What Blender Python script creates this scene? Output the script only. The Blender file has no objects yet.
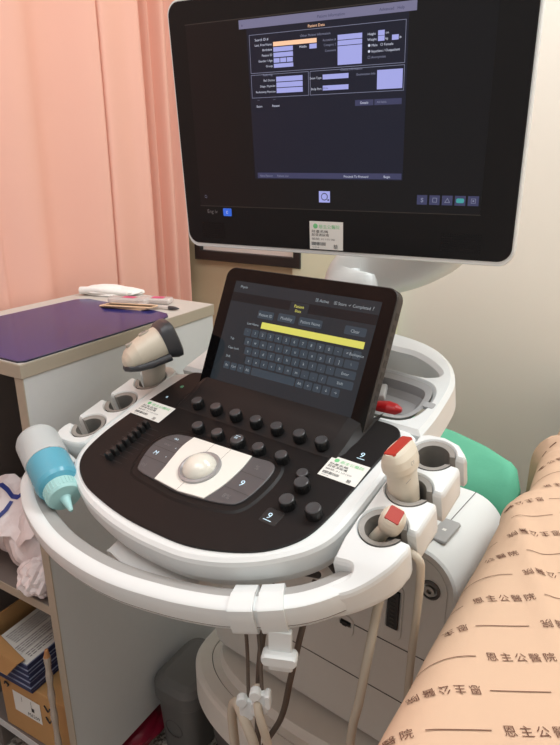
import bpy, bmesh, math, random
from mathutils import Vector, Matrix
from mathutils.geometry import tessellate_polygon
random.seed(7)
R = math.radians
C = bpy.context.scene.collection
V = Vector

# ---------------------------------------------------------------- materials
def mat(name, col, rough=0.5, metal=0.0, spec=0.5, noise=0.0, nscale=40, bump=0.0, bscale=200, emit=None, estr=1.0,
        trans=0.0, alpha=1.0, coat=0.0, sss=0.0):
    m = bpy.data.materials.new(name); m.use_nodes = True
    nt = m.node_tree; b = nt.nodes['Principled BSDF']
    b.inputs['Base Color'].default_value = (*col, 1)
    b.inputs['Roughness'].default_value = rough
    b.inputs['Metallic'].default_value = metal
    b.inputs['Specular IOR Level'].default_value = spec
    b.inputs['Transmission Weight'].default_value = trans
    b.inputs['Alpha'].default_value = alpha
    b.inputs['Coat Weight'].default_value = coat
    b.inputs['Subsurface Weight'].default_value = sss
    if emit:
        b.inputs['Emission Color'].default_value = (*emit, 1); b.inputs['Emission Strength'].default_value = estr
    if noise or bump:
        tc = nt.nodes.new('ShaderNodeTexCoord')
    if noise:
        n = nt.nodes.new('ShaderNodeTexNoise'); n.inputs['Scale'].default_value = nscale; n.inputs['Detail'].default_value = 4
        nt.links.new(tc.outputs['Object'], n.inputs['Vector'])
        mx = nt.nodes.new('ShaderNodeMix'); mx.data_type = 'RGBA'
        mx.inputs[6].default_value = (*[c * (1 - noise) for c in col], 1)
        mx.inputs[7].default_value = (*[min(1, c * (1 + noise)) for c in col], 1)
        nt.links.new(n.outputs['Fac'], mx.inputs[0]); nt.links.new(mx.outputs[2], b.inputs['Base Color'])
    if bump:
        n2 = nt.nodes.new('ShaderNodeTexNoise'); n2.inputs['Scale'].default_value = bscale; n2.inputs['Detail'].default_value = 3
        nt.links.new(tc.outputs['Object'], n2.inputs['Vector'])
        bp = nt.nodes.new('ShaderNodeBump'); bp.inputs['Strength'].default_value = bump; bp.inputs['Distance'].default_value = 0.002
        nt.links.new(n2.outputs['Fac'], bp.inputs['Height']); nt.links.new(bp.outputs['Normal'], b.inputs['Normal'])
    return m

def s2l(r, g, b):
    f = lambda c: (c / 255 / 12.92) if c / 255 <= 0.04045 else ((c / 255 + 0.055) / 1.055) ** 2.4
    return (f(r), f(g), f(b))

M = {
 'white': mat('white_plastic', s2l(226, 229, 228), 0.38, noise=0.015, nscale=6),
 'seam': mat('seam_shadow_gap', s2l(122, 114, 106), 0.6),
 'darkseam': mat('panel_gap', s2l(60, 56, 52), 0.7),
 'grey_rubber': mat('grey_rubber', s2l(165, 163, 160), 0.55, noise=0.03, nscale=30),
 'lip': mat('grey_cup_lip', s2l(150, 146, 140), 0.5),
 'cup': mat('grey_cup_inside', s2l(120, 117, 112), 0.55),
 'tray_grey': mat('grey_tray', s2l(168, 168, 168), 0.5),
 'black': mat('black_panel', s2l(22, 19, 19), 0.45, spec=0.25, bump=0.05, bscale=900),
 'ramp': mat('black_ramp', s2l(25, 22, 22), 0.45, spec=0.3),
 'knob': mat('knob_rubber', s2l(24, 24, 25), 0.5),
 'knobcap': mat('knob_cap', s2l(66, 66, 68), 0.32),
 'blackgloss': mat('black_glass', s2l(12, 11, 12), 0.06, spec=0.2),
 'bezel': mat('matte_black_bezel', s2l(24, 23, 24), 0.5, spec=0.2),
 'tabletside': mat('charcoal_tablet_case', s2l(62, 56, 52), 0.5),
 'greybutton': mat('grey_buttons', s2l(84, 82, 84), 0.4),
 'whitebutton': mat('white_buttons', s2l(234, 232, 224), 0.35),
 'ballring': mat('satin_ring', s2l(165, 163, 164), 0.3, metal=0.3),
 'ball': mat('ivory_trackball', s2l(232, 228, 216), 0.15, coat=0.5),
 'beige': mat('beige_probe', s2l(214, 204, 186), 0.4, noise=0.02, nscale=20),
 'probegrey': mat('beige_grey_probe', s2l(176, 168, 156), 0.42, noise=0.02),
 'probedark': mat('dark_grey_probe', s2l(62, 62, 66), 0.38),
 'red': mat('red_label', s2l(172, 50, 36), 0.45),
 'redclip': mat('red_plastic', s2l(190, 30, 34), 0.35),
 'cablebeige': mat('beige_cable', s2l(190, 178, 160), 0.5),
 'cabledark': mat('dark_taupe_cord', s2l(96, 84, 74), 0.6),
 'blackcable': mat('black_cable', s2l(28, 27, 27), 0.5),
 'pedestal': mat('warm_grey_plastic', s2l(208, 205, 198), 0.5, noise=0.02),
 'base': mat('pale_base_plastic', s2l(224, 220, 212), 0.5, noise=0.03, nscale=60),
 'skirt': mat('dark_grey_skirt', s2l(86, 82, 80), 0.6),
 'latch': mat('grey_latch', s2l(168, 168, 168), 0.4),
 'metal': mat('metal_socket', s2l(160, 155, 150), 0.3, metal=0.9),
 'paper': mat('sticker_paper', s2l(232, 232, 226), 0.6),
 'green_ink': mat('green_ink', s2l(120, 205, 140), 0.6),
 'ink': mat('black_ink', s2l(40, 38, 40), 0.6),
 'greyink': mat('grey_ink', s2l(120, 118, 120), 0.6),
 'purple': mat('violet_desk_mat', s2l(30, 36, 104), 0.2, spec=0.3, noise=0.06, nscale=5),
 'padedge': mat('dark_mat_edge', s2l(30, 26, 50), 0.3),
 'laminate': mat('pale_grey_laminate', s2l(206, 206, 205), 0.5, noise=0.02, nscale=80),
 'edging': mat('tan_edge_band', s2l(172, 160, 142), 0.5),
 'counter': mat('counter_laminate', s2l(198, 192, 184), 0.45, noise=0.02, nscale=60),
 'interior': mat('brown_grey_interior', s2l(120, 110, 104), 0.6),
 'cloth': mat('white_cloth', s2l(240, 238, 234), 0.9, bump=0.4, bscale=300),
 'wood': mat('pale_wood', s2l(218, 184, 150), 0.6, noise=0.12, nscale=60),
 'pink': mat('pink_label', s2l(205, 80, 120), 0.5),
 'clear': mat('clear_plastic', s2l(225, 216, 212), 0.2, alpha=0.6),
 'pen_dark': mat('pen_tip', s2l(60, 58, 62), 0.3),
 'card': mat('cardboard', s2l(188, 144, 92), 0.8, noise=0.06, nscale=30),
 'navy': mat('navy_pad_edge', s2l(44, 54, 92), 0.6, noise=0.08, nscale=120),
 'padpage': mat('pad_pages', s2l(150, 158, 182), 0.7),
 'plasticbag': mat('milky_plastic_bag', s2l(238, 224, 222), 0.25, bump=0.6, bscale=60, noise=0.05, nscale=14),
 'bagblue': mat('blue_bag_stripe', s2l(48, 62, 140), 0.5),
 'wrap': mat('shiny_wrap', s2l(190, 178, 166), 0.15, metal=0.35, bump=0.6, bscale=60),
 'orange': mat('orange_tip', s2l(180, 128, 84), 0.5),
 'bin': mat('dark_grey_bin', s2l(100, 97, 94), 0.5, noise=0.05),
 'maroon': mat('maroon_bag', s2l(136, 22, 48), 0.35, noise=0.1, nscale=20),
 'frame': mat('black_frame', s2l(34, 32, 32), 0.4),
 'board': mat('white_board', s2l(232, 222, 214), 0.4),
 'bedtext': mat('brown_print', s2l(104, 66, 50), 0.8),
 'bedframe': mat('bed_frame', s2l(90, 86, 84), 0.5),
 'screen': mat('screen_black', s2l(20, 18, 20), 0.3, spec=0.25, emit=s2l(30, 27, 28), estr=0.2),
 'ui_win': mat('ui_navy', s2l(20, 20, 30), 0.35, spec=0.25, emit=s2l(44, 46, 66), estr=0.30),
 'ui_bar': mat('ui_titlebar', (0.05, 0.05, 0.08), 0.35, spec=0.25, emit=s2l(112, 110, 138), estr=0.9),
 'ui_field': mat('ui_field', (0.05, 0.05, 0.08), 0.35, spec=0.25, emit=s2l(160, 164, 226), estr=0.95),
 'ui_orange': mat('ui_orange_field', (0.05, 0.05, 0.05), 0.35, spec=0.25, emit=s2l(255, 200, 160), estr=1.0),
 'ui_text': mat('ui_text', (0.05, 0.05, 0.05), 0.35, spec=0.25, emit=s2l(200, 205, 225), estr=1.0),
 'ui_dim': mat('ui_dim_text', (0.05, 0.05, 0.05), 0.35, spec=0.25, emit=s2l(120, 124, 150), estr=1.0),
 'ui_btn': mat('ui_dark_button', (0.02, 0.02, 0.03), 0.35, spec=0.25, emit=s2l(60, 62, 96), estr=0.8),
 'ui_teal': mat('ui_teal', (0.02, 0.02, 0.03), 0.35, spec=0.25, emit=s2l(60, 150, 150), estr=1.0),
 'ui_blue': mat('blue_badge', s2l(40, 90, 190), 0.35, emit=s2l(40, 100, 220), estr=0.5),
 'tab_bg': mat('tablet_screen', s2l(16, 19, 22), 0.07, spec=0.22, emit=s2l(42, 47, 52), estr=0.8),
 'tab_dark': mat('tablet_strip', s2l(14, 14, 16), 0.07, spec=0.22, emit=s2l(26, 28, 31), estr=0.8),
 'tab_key': mat('tablet_key', s2l(26, 32, 38), 0.07, spec=0.22, emit=s2l(56, 68, 78), estr=0.8),
 'tab_text': mat('tablet_text', (0.05, 0.05, 0.05), 0.1, emit=s2l(140, 153, 160), estr=1.0),
 'tab_yellow': mat('tablet_yellow', (0.2, 0.2, 0.05), 0.07, spec=0.5, emit=s2l(206, 204, 92), estr=0.85),
 'led': mat('lit_icon', (0.1, 0.1, 0.1), 0.3, emit=s2l(205, 235, 250), estr=1.2),
 'ledgreen': mat('lit_green_icon', (0.05, 0.1, 0.05), 0.3, emit=s2l(90, 200, 150), estr=0.7),
 'bottle': mat('frosted_bottle', s2l(222, 228, 228), 0.35, alpha=0.6),
 'bottle_low': mat('wet_bottle', s2l(200, 230, 235), 0.3, alpha=0.16),
 'gel': mat('cyan_gel', s2l(44, 164, 192), 0.25, noise=0.03),
 'cap': mat('pale_cyan_cap', s2l(176, 222, 220), 0.4, alpha=0.9),
}

# ---------------------------------------------------------------- object bookkeeping
ROOTLOC = {}
def tag(o, label=None, cat=None, group=None, kind=None):
    if label: o['label'] = label
    if cat: o['category'] = cat
    if group: o['group'] = group
    if kind: o['kind'] = kind
    return o

def thing(name, label, cat, loc, group=None):
    o = bpy.data.objects.new(name, None); C.objects.link(o); o.location = loc; o.empty_display_size = 0.05
    ROOTLOC[o.name] = V(loc)
    return tag(o, label, cat, group)

class MB:
    """collects faces with material slots, all in world coordinates"""
    def __init__(s): s.v, s.f, s.m, s.mats = [], [], [], []
    def slot(s, m):
        if m not in s.mats: s.mats.append(m)
        return s.mats.index(m)
    def add(s, verts, faces, m):
        k = s.slot(m); b = len(s.v)
        s.v += [tuple(v) for v in verts]
        for f in faces: s.f.append([b + i for i in f]); s.m.append(k)
        return s
    def build(s, name, parent=None, loc=None, smooth=35, label=None, fix=True):
        me = bpy.data.meshes.new(name)
        if parent is not None:
            base = ROOTLOC[parent.name]
        else:
            if loc is None:
                xs = [v[0] for v in s.v]; ys = [v[1] for v in s.v]; zs = [v[2] for v in s.v]
                loc = ((min(xs) + max(xs)) / 2, (min(ys) + max(ys)) / 2, min(zs))
            base = V(loc)
        me.from_pydata([(v[0] - base.x, v[1] - base.y, v[2] - base.z) for v in s.v], [], s.f)
        for m in s.mats: me.materials.append(M[m])
        me.polygons.foreach_set('material_index', s.m)
        me.update()
        if fix:
            bm = bmesh.new(); bm.from_mesh(me)
            bmesh.ops.recalc_face_normals(bm, faces=bm.faces); bm.to_mesh(me); bm.free()
        if smooth:
            me.polygons.foreach_set('use_smooth', [True] * len(me.polygons)); me.set_sharp_from_angle(angle=R(smooth))
        o = bpy.data.objects.new(name, me); C.objects.link(o)
        if parent is not None:
            o.parent = parent
        else:
            o.location = base
        ROOTLOC[o.name] = base
        if label: o['label'] = label
        return o

def frame(o, x, y, z=None):
    x, y = V(x), V(y); z = V(z) if z is not None else x.cross(y)
    return Matrix(((x.x, y.x, z.x, o[0]), (x.y, y.y, z.y, o[1]), (x.z, y.z, z.z, o[2]), (0, 0, 0, 1)))
WORLD = Matrix.Identity(4)

# ---------------------------------------------------------------- shape helpers
def smooth_closed(pts, n=8):
    out = []; k = len(pts)
    for i in range(k):
        p0, p1, p2, p3 = (V((*pts[(i + j) % k][:2], 0)) for j in (-1, 0, 1, 2))
        for t in range(n):
            t /= n
            q = 0.5 * ((2 * p1) + (p2 - p0) * t + (2 * p0 - 5 * p1 + 4 * p2 - p3) * t * t + (3 * p1 - p0 - 3 * p2 + p3) * t ** 3)
            out.append((q.x, q.y))
    return out

def smooth_open(pts, n=8):
    P = [V(p) if len(p) == 3 else V((p[0], p[1], 0)) for p in pts]; P = [2 * P[0] - P[1]] + P + [2 * P[-1] - P[-2]]; out = []
    for i in range(1, len(P) - 2):
        p0, p1, p2, p3 = P[i - 1:i + 3]
        for t in range(n):
            t /= n
            out.append(0.5 * ((2 * p1) + (p2 - p0) * t + (2 * p0 - 5 * p1 + 4 * p2 - p3) * t * t + (3 * p1 - p0 - 3 * p2 + p3) * t ** 3))
    return out + [P[-2]]

def area(p): return sum(p[i][0] * p[(i + 1) % len(p)][1] - p[(i + 1) % len(p)][0] * p[i][1] for i in range(len(p))) / 2
def ccw(p): return list(p) if area(p) > 0 else list(reversed(p))

def inset(p, d):
    out = []; n = len(p)
    for i in range(n):
        a, b, c = V((*p[i - 1], 0)), V((*p[i], 0)), V((*p[(i + 1) % n], 0))
        e1 = (b - a); e2 = (c - b)
        if e1.length < 1e-9: e1 = e2
        if e2.length < 1e-9: e2 = e1
        n1 = V((-e1.y, e1.x, 0)).normalized(); n2 = V((-e2.y, e2.x, 0)).normalized()
        m = (n1 + n2)
        m = m.normalized() if m.length > 1e-6 else n1
        k = d / max(0.5, m.dot(n1))
        out.append((b.x + m.x * k, b.y + m.y * k))
    return out

def rrect(x0, y0, x1, y1, r, n=6):
    rs = r if isinstance(r, (list, tuple)) else [r] * 4   # bl, br, tr, tl
    out = []
    for (cx, cy, a), q in zip(((x0, y0, 180), (x1, y0, 270), (x1, y1, 0), (x0, y1, 90)), rs):
        sx = 1 if cx == x0 else -1; sy = 1 if cy == y0 else -1
        if q <= 0: out.append((cx, cy)); continue
        for i in range(n + 1):
            t = R(a + 90 * i / n); out.append((cx + sx * q + q * math.cos(t), cy + sy * q + q * math.sin(t)))
    return out

def circ(cx, cy, r, n=24, ry=None): return [(cx + r * math.cos(2 * math.pi * i / n), cy + (ry or r) * math.sin(2 * math.pi * i / n)) for i in range(n)]

def prism(mb, poly, prof, F, m, cap0=True, cap1=True, mats=None):
    """poly swept through prof = [(inset, w), ...] in frame F"""
    p = ccw(poly); rings = [[F @ V((x, y, w)) for x, y in (inset(p, d) if d else p)] for d, w in prof]
    n = len(p)
    for k in range(len(rings) - 1):
        mb.add(rings[k] + rings[k + 1], [[i, (i + 1) % n, n + (i + 1) % n, n + i] for i in range(n)], mats[k] if mats else m)
    for ok, ring, (d, w) in ((cap0, rings[0], prof[0]), (cap1, rings[-1], prof[-1])):
        if ok:
            tri = tessellate_polygon([[V((*q, 0)) for q in (inset(p, d) if d else p)]])
            mb.add(ring, [list(t) for t in tri], m if not mats else (mats[0] if ring is rings[0] else mats[-1]))
    return mb

def plate(mb, outer, holes, w0, w1, F, m, bev=0.0, wallm=None):
    """flat plate with holes between heights w0 < w1"""
    o = ccw(outer); hs = [ccw(h) for h in holes]
    def cap(w, d):
        loops = [[V((*q, 0)) for q in inset(o, d)]] + [[V((*q, 0)) for q in reversed(inset(h, -d))] for h in hs]
        flat = [q for l in loops for q in l]
        mb.add([F @ V((q.x, q.y, w)) for q in flat], [list(t) for t in tessellate_polygon(loops)], m)
    cap(w1, bev); cap(w0, 0)
    for l, s in [(o, 1)] + [(h, -1) for h in hs]:
        rr = [(l, w0), (l, w1 - bev), (inset(l, s * bev), w1)] if bev else [(l, w0), (l, w1)]
        n = len(l)
        for (a, wa), (b, wb) in zip(rr, rr[1:]):
            mb.add([F @ V((*q, wa)) for q in a] + [F @ V((*q, wb)) for q in b], [[i, (i + 1) % n, n + (i + 1) % n, n + i] for i in range(n)], m if (s > 0 or not wallm) else wallm)
    return mb

def box(mb, lo, hi, m, F=WORLD, bev=0.0):
    x0, y0, z0 = lo; x1, y1, z1 = hi
    b = min(bev, (x1 - x0) / 2.1, (y1 - y0) / 2.1, (z1 - z0) / 2.1)
    if b <= 0: return prism(mb, [(x0, y0), (x1, y0), (x1, y1), (x0, y1)], [(0, z0), (0, z1)], F, m)
    return prism(mb, rrect(x0, y0, x1, y1, b, 3), [(b, z0), (b * .3, z0 + b * .3), (0, z0 + b), (0, z1 - b), (b * .3, z1 - b * .3), (b, z1)], F, m)

def tube(mb, pts, r, m, n=10, sm=8, caps=True):
    P = smooth_open(pts, sm) if sm else [V(p) for p in pts]
    rad = r if callable(r) else (lambda t: r)
    rings = []; up = None
    for i, p in enumerate(P):
        t = (P[min(i + 1, len(P) - 1)] - P[max(i - 1, 0)]).normalized()
        if up is None:
            up = t.orthogonal().normalized()
        up = (up - t * up.dot(t)).normalized(); s = t.cross(up)
        q = rad(i / (len(P) - 1))
        rings.append([p + up * q * math.cos(2 * math.pi * k / n) + s * q * math.sin(2 * math.pi * k / n) for k in range(n)])
    return skin(mb, rings, m, caps)

def skin(mb, rings, m, caps=True, mats=None):
    n = len(rings[0])
    for a, (r0, r1) in enumerate(zip(rings, rings[1:])):
        mb.add(list(r0) + list(r1), [[i, (i + 1) % n, n + (i + 1) % n, n + i] for i in range(n)], mats[a] if mats else m)
    if caps:
        mb.add(rings[0], [list(range(n))], mats[0] if mats else m); mb.add(rings[-1], [list(range(n))], mats[-1] if mats else m)
    return mb

def lathe(mb, prof, F, m, n=28, mats=None, caps=True):
    rings = [[F @ V((r * math.cos(2 * math.pi * i / n), r * math.sin(2 * math.pi * i / n), z)) for i in range(n)] for r, z in prof]
    return skin(mb, rings, m, caps, mats)

def rings_along(A, B, secs, side, n=24, power=2.0):
    """sections [(t, half_width, half_depth, shift_depth)] from A to B; side = width direction"""
    A, B = V(A), V(B); ax = (B - A); L = ax.length; ax.normalize(); x = (V(side) - ax * V(side).dot(ax)).normalized(); y = ax.cross(x)
    out = []
    for t, a, b, sh in secs:
        c = A + ax * L * t + y * sh
        ring = []
        for i in range(n):
            q = 2 * math.pi * i / n; cs, sn = math.cos(q), math.sin(q)
            ring.append(c + x * a * math.copysign(abs(cs) ** (2 / power), cs) + y * b * math.copysign(abs(sn) ** (2 / power), sn))
        out.append(ring)
    return out

_tc = {}
def glyphs(s):
    """2D mesh of a string, height about 1, centred at the left baseline"""
    if s not in _tc:
        cu = bpy.data.curves.new('lettering', 'FONT'); cu.body = s; cu.size = 1.0; cu.resolution_u = 2; cu.fill_mode = 'FRONT'
        ob = bpy.data.objects.new('lettering', cu); C.objects.link(ob)
        bpy.context.view_layer.update()
        dg = bpy.context.evaluated_depsgraph_get()
        me = bpy.data.meshes.new_from_object(ob.evaluated_get(dg))
        vs = [(v.co.x, v.co.y) for v in me.vertices]; fs = [list(p.vertices) for p in me.polygons]
        bpy.data.objects.remove(ob); bpy.data.curves.remove(cu); bpy.data.meshes.remove(me)
        w = max([v[0] for v in vs] or [0])
        _tc[s] = (vs, fs, w)
    return _tc[s]

def text(mb, s, x, y, size, F, m, w=0.0, width=None, align='L'):
    vs, fs, tw = glyphs(s)
    if not vs: return mb
    kx = size if width is None else width / tw
    off = 0 if align == 'L' else (-tw * kx / 2 if align == 'C' else -tw * kx)
    return mb.add([F @ V((x + off + a * kx, y + b * size, w)) for a, b in vs], fs, m)

def rect(mb, x0, y0, x1, y1, F, m, w=0.0):
    return mb.add([F @ V((a, b, w)) for a, b in ((x0, y0), (x1, y0), (x1, y1), (x0, y1))], [[0, 1, 2, 3]], m)

def outline(mb, x0, y0, x1, y1, t, F, m, w=0.0):
    rect(mb, x0, y0, x1, y0 + t, F, m, w); rect(mb, x0, y1 - t, x1, y1, F, m, w)
    rect(mb, x0, y0 + t, x0 + t, y1 - t, F, m, w); rect(mb, x1 - t, y0 + t, x1, y1 - t, F, m, w)
# ---------------------------------------------------------------- the room
def wave_mat(name, c0, c1, rough=0.8):
    m = mat(name, c0, rough, noise=0.04, nscale=3, bump=0.08, bscale=90)
    return m
M['wall'] = mat('cream_wall_paint', s2l(238, 233, 222), 0.7, noise=0.02, nscale=2, bump=0.05, bscale=160)
M['wallgreen'] = mat('pale_green_cream_paint', s2l(226, 226, 198), 0.7, noise=0.02, nscale=2)
M['walltan'] = mat('tan_wall_paint', s2l(206, 190, 158), 0.7, noise=0.03, nscale=3)
M['ceiling'] = mat('ceiling_paint', s2l(235, 232, 225), 0.8)
M['lamp'] = mat('lamp_diffuser', (0.9, 0.9, 0.88), 0.5, emit=(1.0, 0.95, 0.88), estr=9.0)
def terrazzo():
    m = mat('speckled_floor', s2l(178, 172, 162), 0.4)
    nt = m.node_tree; b = nt.nodes['Principled BSDF']
    tc = nt.nodes.new('ShaderNodeTexCoord'); vo = nt.nodes.new('ShaderNodeTexVoronoi'); vo.inputs['Scale'].default_value = 170
    cr = nt.nodes.new('ShaderNodeValToRGB'); cr.color_ramp.elements[0].color = (*s2l(120, 112, 104), 1); cr.color_ramp.elements[1].color = (*s2l(205, 198, 188), 1)
    cr.color_ramp.elements[0].position = 0.2; cr.color_ramp.elements[1].position = 0.6
    nt.links.new(tc.outputs['Object'], vo.inputs['Vector']); nt.links.new(vo.outputs['Color'], cr.inputs[0]); nt.links.new(cr.outputs[0], b.inputs['Base Color'])
    return m
M['floor'] = terrazzo()
def struct(name, lo, hi, m):
    return tag(box(MB(), lo, hi, m).build(name, smooth=0), kind='structure')
XL, XR, YB, YF, ZC = -1.24, 1.5, 1.5, -1.6, 2.5
struct('floor', (XL - .1, YF - .1, -0.05), (XR + .1, YB + .1, 0), 'floor')
struct('ceiling', (XL - .1, YF - .1, ZC), (XR + .1, YB + .1, ZC + .05), 'ceiling')
struct('wall_left', (XL - .08, YF, 0), (XL, YB, ZC), 'wall')
struct('wall_right', (XR, YF, 0), (XR + .08, YB, ZC), 'wall')
w = MB(); box(w, (XL - .08, YB, 0), (-0.83, YB + .08, ZC), 'walltan'); box(w, (-0.83, YB, 0), (XR + .08, YB + .08, ZC), 'wall')
tag(w.build('wall_back', smooth=0), kind='structure')
struct('trim_1', (-0.842, YB - .018, 0), (-0.545, YB - .001, ZC), 'wallgreen')
struct('trim_2', (-0.545, YB - .026, 0), (-0.528, YB - .001, ZC), 'wallgreen')

# curtain: pleated sheet along the left wall
M['curtain'] = mat('salmon_curtain', s2l(237, 181, 163), 0.85, bump=0.12, bscale=500, sss=0.0)
def curtain():
    mb = MB(); nz = 26; cols = []
    rnd = random.Random(3); y = -0.55; t = 0.0
    folds = [(-0.55, 0), (-.35, .02), (-.2, -.015), (.0, .02), (.12, -.012), (.30, .014), (.46, -.01), (.60, .010), (.72, -.008), (.79, .016), (.815, .004), (.90, .014), (.965, -.022), (1.02, -.020), (1.10, .012), (1.115, -.002), (1.125, .012), (1.20, .006), (1.245, .016),
             (1.262, -.03), (1.275, -.05), (1.30, -.045), (1.315, -.012), (1.335, -.034), (1.36, -.05), (1.375, -.016), (1.395, -.022), (1.41, -.05), (1.432, -.040), (1.448, -.02), (1.462, -.045)]
    P = smooth_open([(a, b, 0) for a, b in folds], 5)
    zs = [0.06 + (2.32 - 0.06) * i / nz for i in range(nz + 1)]
    verts = []
    for q in P:
        for z in zs:
            k = 0.75 + 0.35 * (1 - z / 2.3)
            crease = 0.005 * math.exp(-((z - 1.40 + 0.05 * (q.x - 1.0)) / 0.014) ** 2) * (1 if 0.86 < q.x < 1.25 else 0)
            verts.append((-1.160 + q.y * 1.35 * k + crease + 0.004 * math.sin(q.x * 9 + z * 3), q.x + 0.006 * math.sin(z * 2.1 + q.x * 4), z))
    n = len(zs); fs = [[i * n + j, (i + 1) * n + j, (i + 1) * n + j + 1, i * n + j + 1] for i in range(len(P) - 1) for j in range(n - 1)]
    mb.add(verts, fs, 'curtain')
    o = mb.build('curtain', smooth=60, fix=False)
    md = o.modifiers.new('thickness', 'SOLIDIFY'); md.thickness = 0.003
    tag(o, 'salmon pink pleated curtain hanging behind the grey cabinet', 'curtain')
curtain()

# framed board on the back wall
r = thing('framed_board', 'black framed white board on the tan wall, mostly hidden behind the monitor', 'board', (-0.99, YB, 1.0))
b = MB(); F = frame((0, YB - .002, 0), (1, 0, 0), (0, 0, 1))
plate(b, [(-1.186, .993), (-.815, .993), (-.815, 1.42), (-1.186, 1.42)], [[(-1.163, 1.022), (-.838, 1.022), (-.838, 1.395), (-1.163, 1.395)]], 0, .022, F, 'frame', .002)
b.build('frame', r)
b = MB(); rect(b, -1.165, 1.02, -.836, 1.4, F, 'board', .006); b.build('panel', r)

# ---------------------------------------------------------------- ultrasound machine
MX = V((0.99261, -0.12135, 0)); MY = V((0.12135, 0.99261, 0)); UP = V((0, 0, 1))
O = V((-0.408, 0.685, 0.9345))                      # foot of the touch screen, on the console
CY = MY * math.cos(R(17)) + UP * math.sin(R(17)); CN = UP * math.cos(R(17)) - MY * math.sin(R(17))
CF = frame(O, MX, CY, CN)                           # console: x right, y away from the operator, z out of the panel
TU = MY * math.cos(R(66)) + UP * math.sin(R(66)); TF = frame(O, MX, TU)     # touch screen
MF = frame((O.x, O.y, 0), MX, MY, UP)               # machine on the floor
mach = thing('ultrasound_machine', 'white and black ultrasound machine on a cart with monitor, touch screen and ring handle', 'ultrasound machine', (O.x, O.y, 0))

# console body: front slab
rim = [(-.232, .02), (-.237, -.08), (-.236, -.15), (-.228, -.19), (-.204, -.223), (-.176, -.239), (-.139, -.253), (-.103, -.261), (-.067, -.266), (-.030, -.268), (.008, -.267), (.053, -.262),
       (.094, -.249), (.128, -.231), (.156, -.209), (.178, -.185), (.191, -.158), (.195, -.12), (.196, -.05), (.197, .03), (.10, .034), (-.10, .032)]
rim_s = smooth_closed(rim, 5)
b = MB()
prism(b, rim_s, [(.03, -.052), (.012, -.050), (.003, -.042), (.0015, -.0312), (.0015, -.0308), (.0, -.0300), (0, -.008), (.002, -.003), (.007, -.0005)], CF, 'white', mats=['white', 'white', 'white', 'seam', 'white', 'white', 'white', 'white'])
b.build('console_body', mach)
b = MB(); prism(b, smooth_closed([(-.09, -.12), (-.088, -.262), (-.079, -.276), (-.01, -.283), (.042, -.282), (.054, -.264), (.056, -.12)], 5), [(.004, -.092), (0, -.086), (0, -.0535), (.002, -.0525)], CF, 'white'); b.build('under_tray', mach)

# rear deck with the handle loop and the tray
deck = [(-.237, .036), (-.237, .13), (-.226, .175), (-.20, .208), (-.16, .238), (-.10, .254), (-.01, .258), (.06, .254), (.12, .239), (.158, .214), (.182, .184), (.196, .15), (.201, .10), (.202, .065), (.200, .036)]
deck_s = deck[:1] + [tuple(q[:2]) for q in smooth_open(deck, 5)[1:]]
hole = smooth_closed([(-.195, .168), (-.17, .195), (-.10, .213), (0, .216), (.075, .210), (.111, .206), (.147, .188), (.166, .170), (.158, .160), (.13, .157), (0, .163), (-.17, .158)], 4)
trayp = smooth_closed([(.02, .052), (.06, .049), (.14, .051), (.166, .058), (.178, .078), (.180, .104), (.175, .126), (.160, .139), (.12, .146), (.06, .148), (.02, .146), (.01, .10)], 4)
b = MB(); plate(b, deck_s, [hole, trayp], -.046, 0, CF, 'white', .006); b.build('rear_deck', mach)
b = MB()
prism(b, trayp, [(.0, -.001), (.010, -.004), (.013, -.018), (.024, -.024)], CF, 'tray_grey', cap0=False)
b.build('tray_recess', mach)
b = MB(); F2 = CF @ Matrix.Translation((.189, .094, 0)); prism(b, rrect(-.012, -.0055, .004, .0055, .003), [(0, -.004), (0, .0007)], F2, 'tray_grey'); b.build('cable_notch', mach)

# black control panel
blk = [(-.205, .022), (-.212, -.019), (-.217, -.061), (-.220, -.098), (-.221, -.147), (-.213, -.190), (-.192, -.217), (-.153, -.237), (-.103, -.247), (-.054, -.252), (-.009, -.252), (.046, -.248), (.091, -.235),
       (.129, -.216), (.153, -.194), (.167, -.169), (.173, -.133), (.175, -.09), (.178, -.03), (.181, .008), (.178, .024), (.162, .035), (.12, .036), (0, .036), (-.15, .034), (-.19, .032)]
b = MB(); prism(b, smooth_closed(blk, 5), [(0, -.001), (0, .0014), (.001, .002)], CF, 'black', cap0=False); panel = b.build('control_panel', mach)
# ramp that rises to the touch screen
b = MB(); prof = [(-.058, .0015), (-.05, .0035), (-.03, .006), (-.012, .010), (-.002, .014), (.02, .016), (.035, .001)]
rings = []
for u, k in ((-.165, .02), (-.158, .8), (-.150, 1.0), (.110, 1.0), (.128, .8), (.138, .02)):
    rings.append([CF @ V((u, v + (0.02 if k < .5 else 0), .0012 + (w - .0012) * k)) for v, w in prof] + [CF @ V((u, .035, 0)), CF @ V((u, -.058 + (0.02 if k < .5 else 0), 0))])
skin(b, rings, 'ramp'); b.build('panel_ramp', mach)

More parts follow.
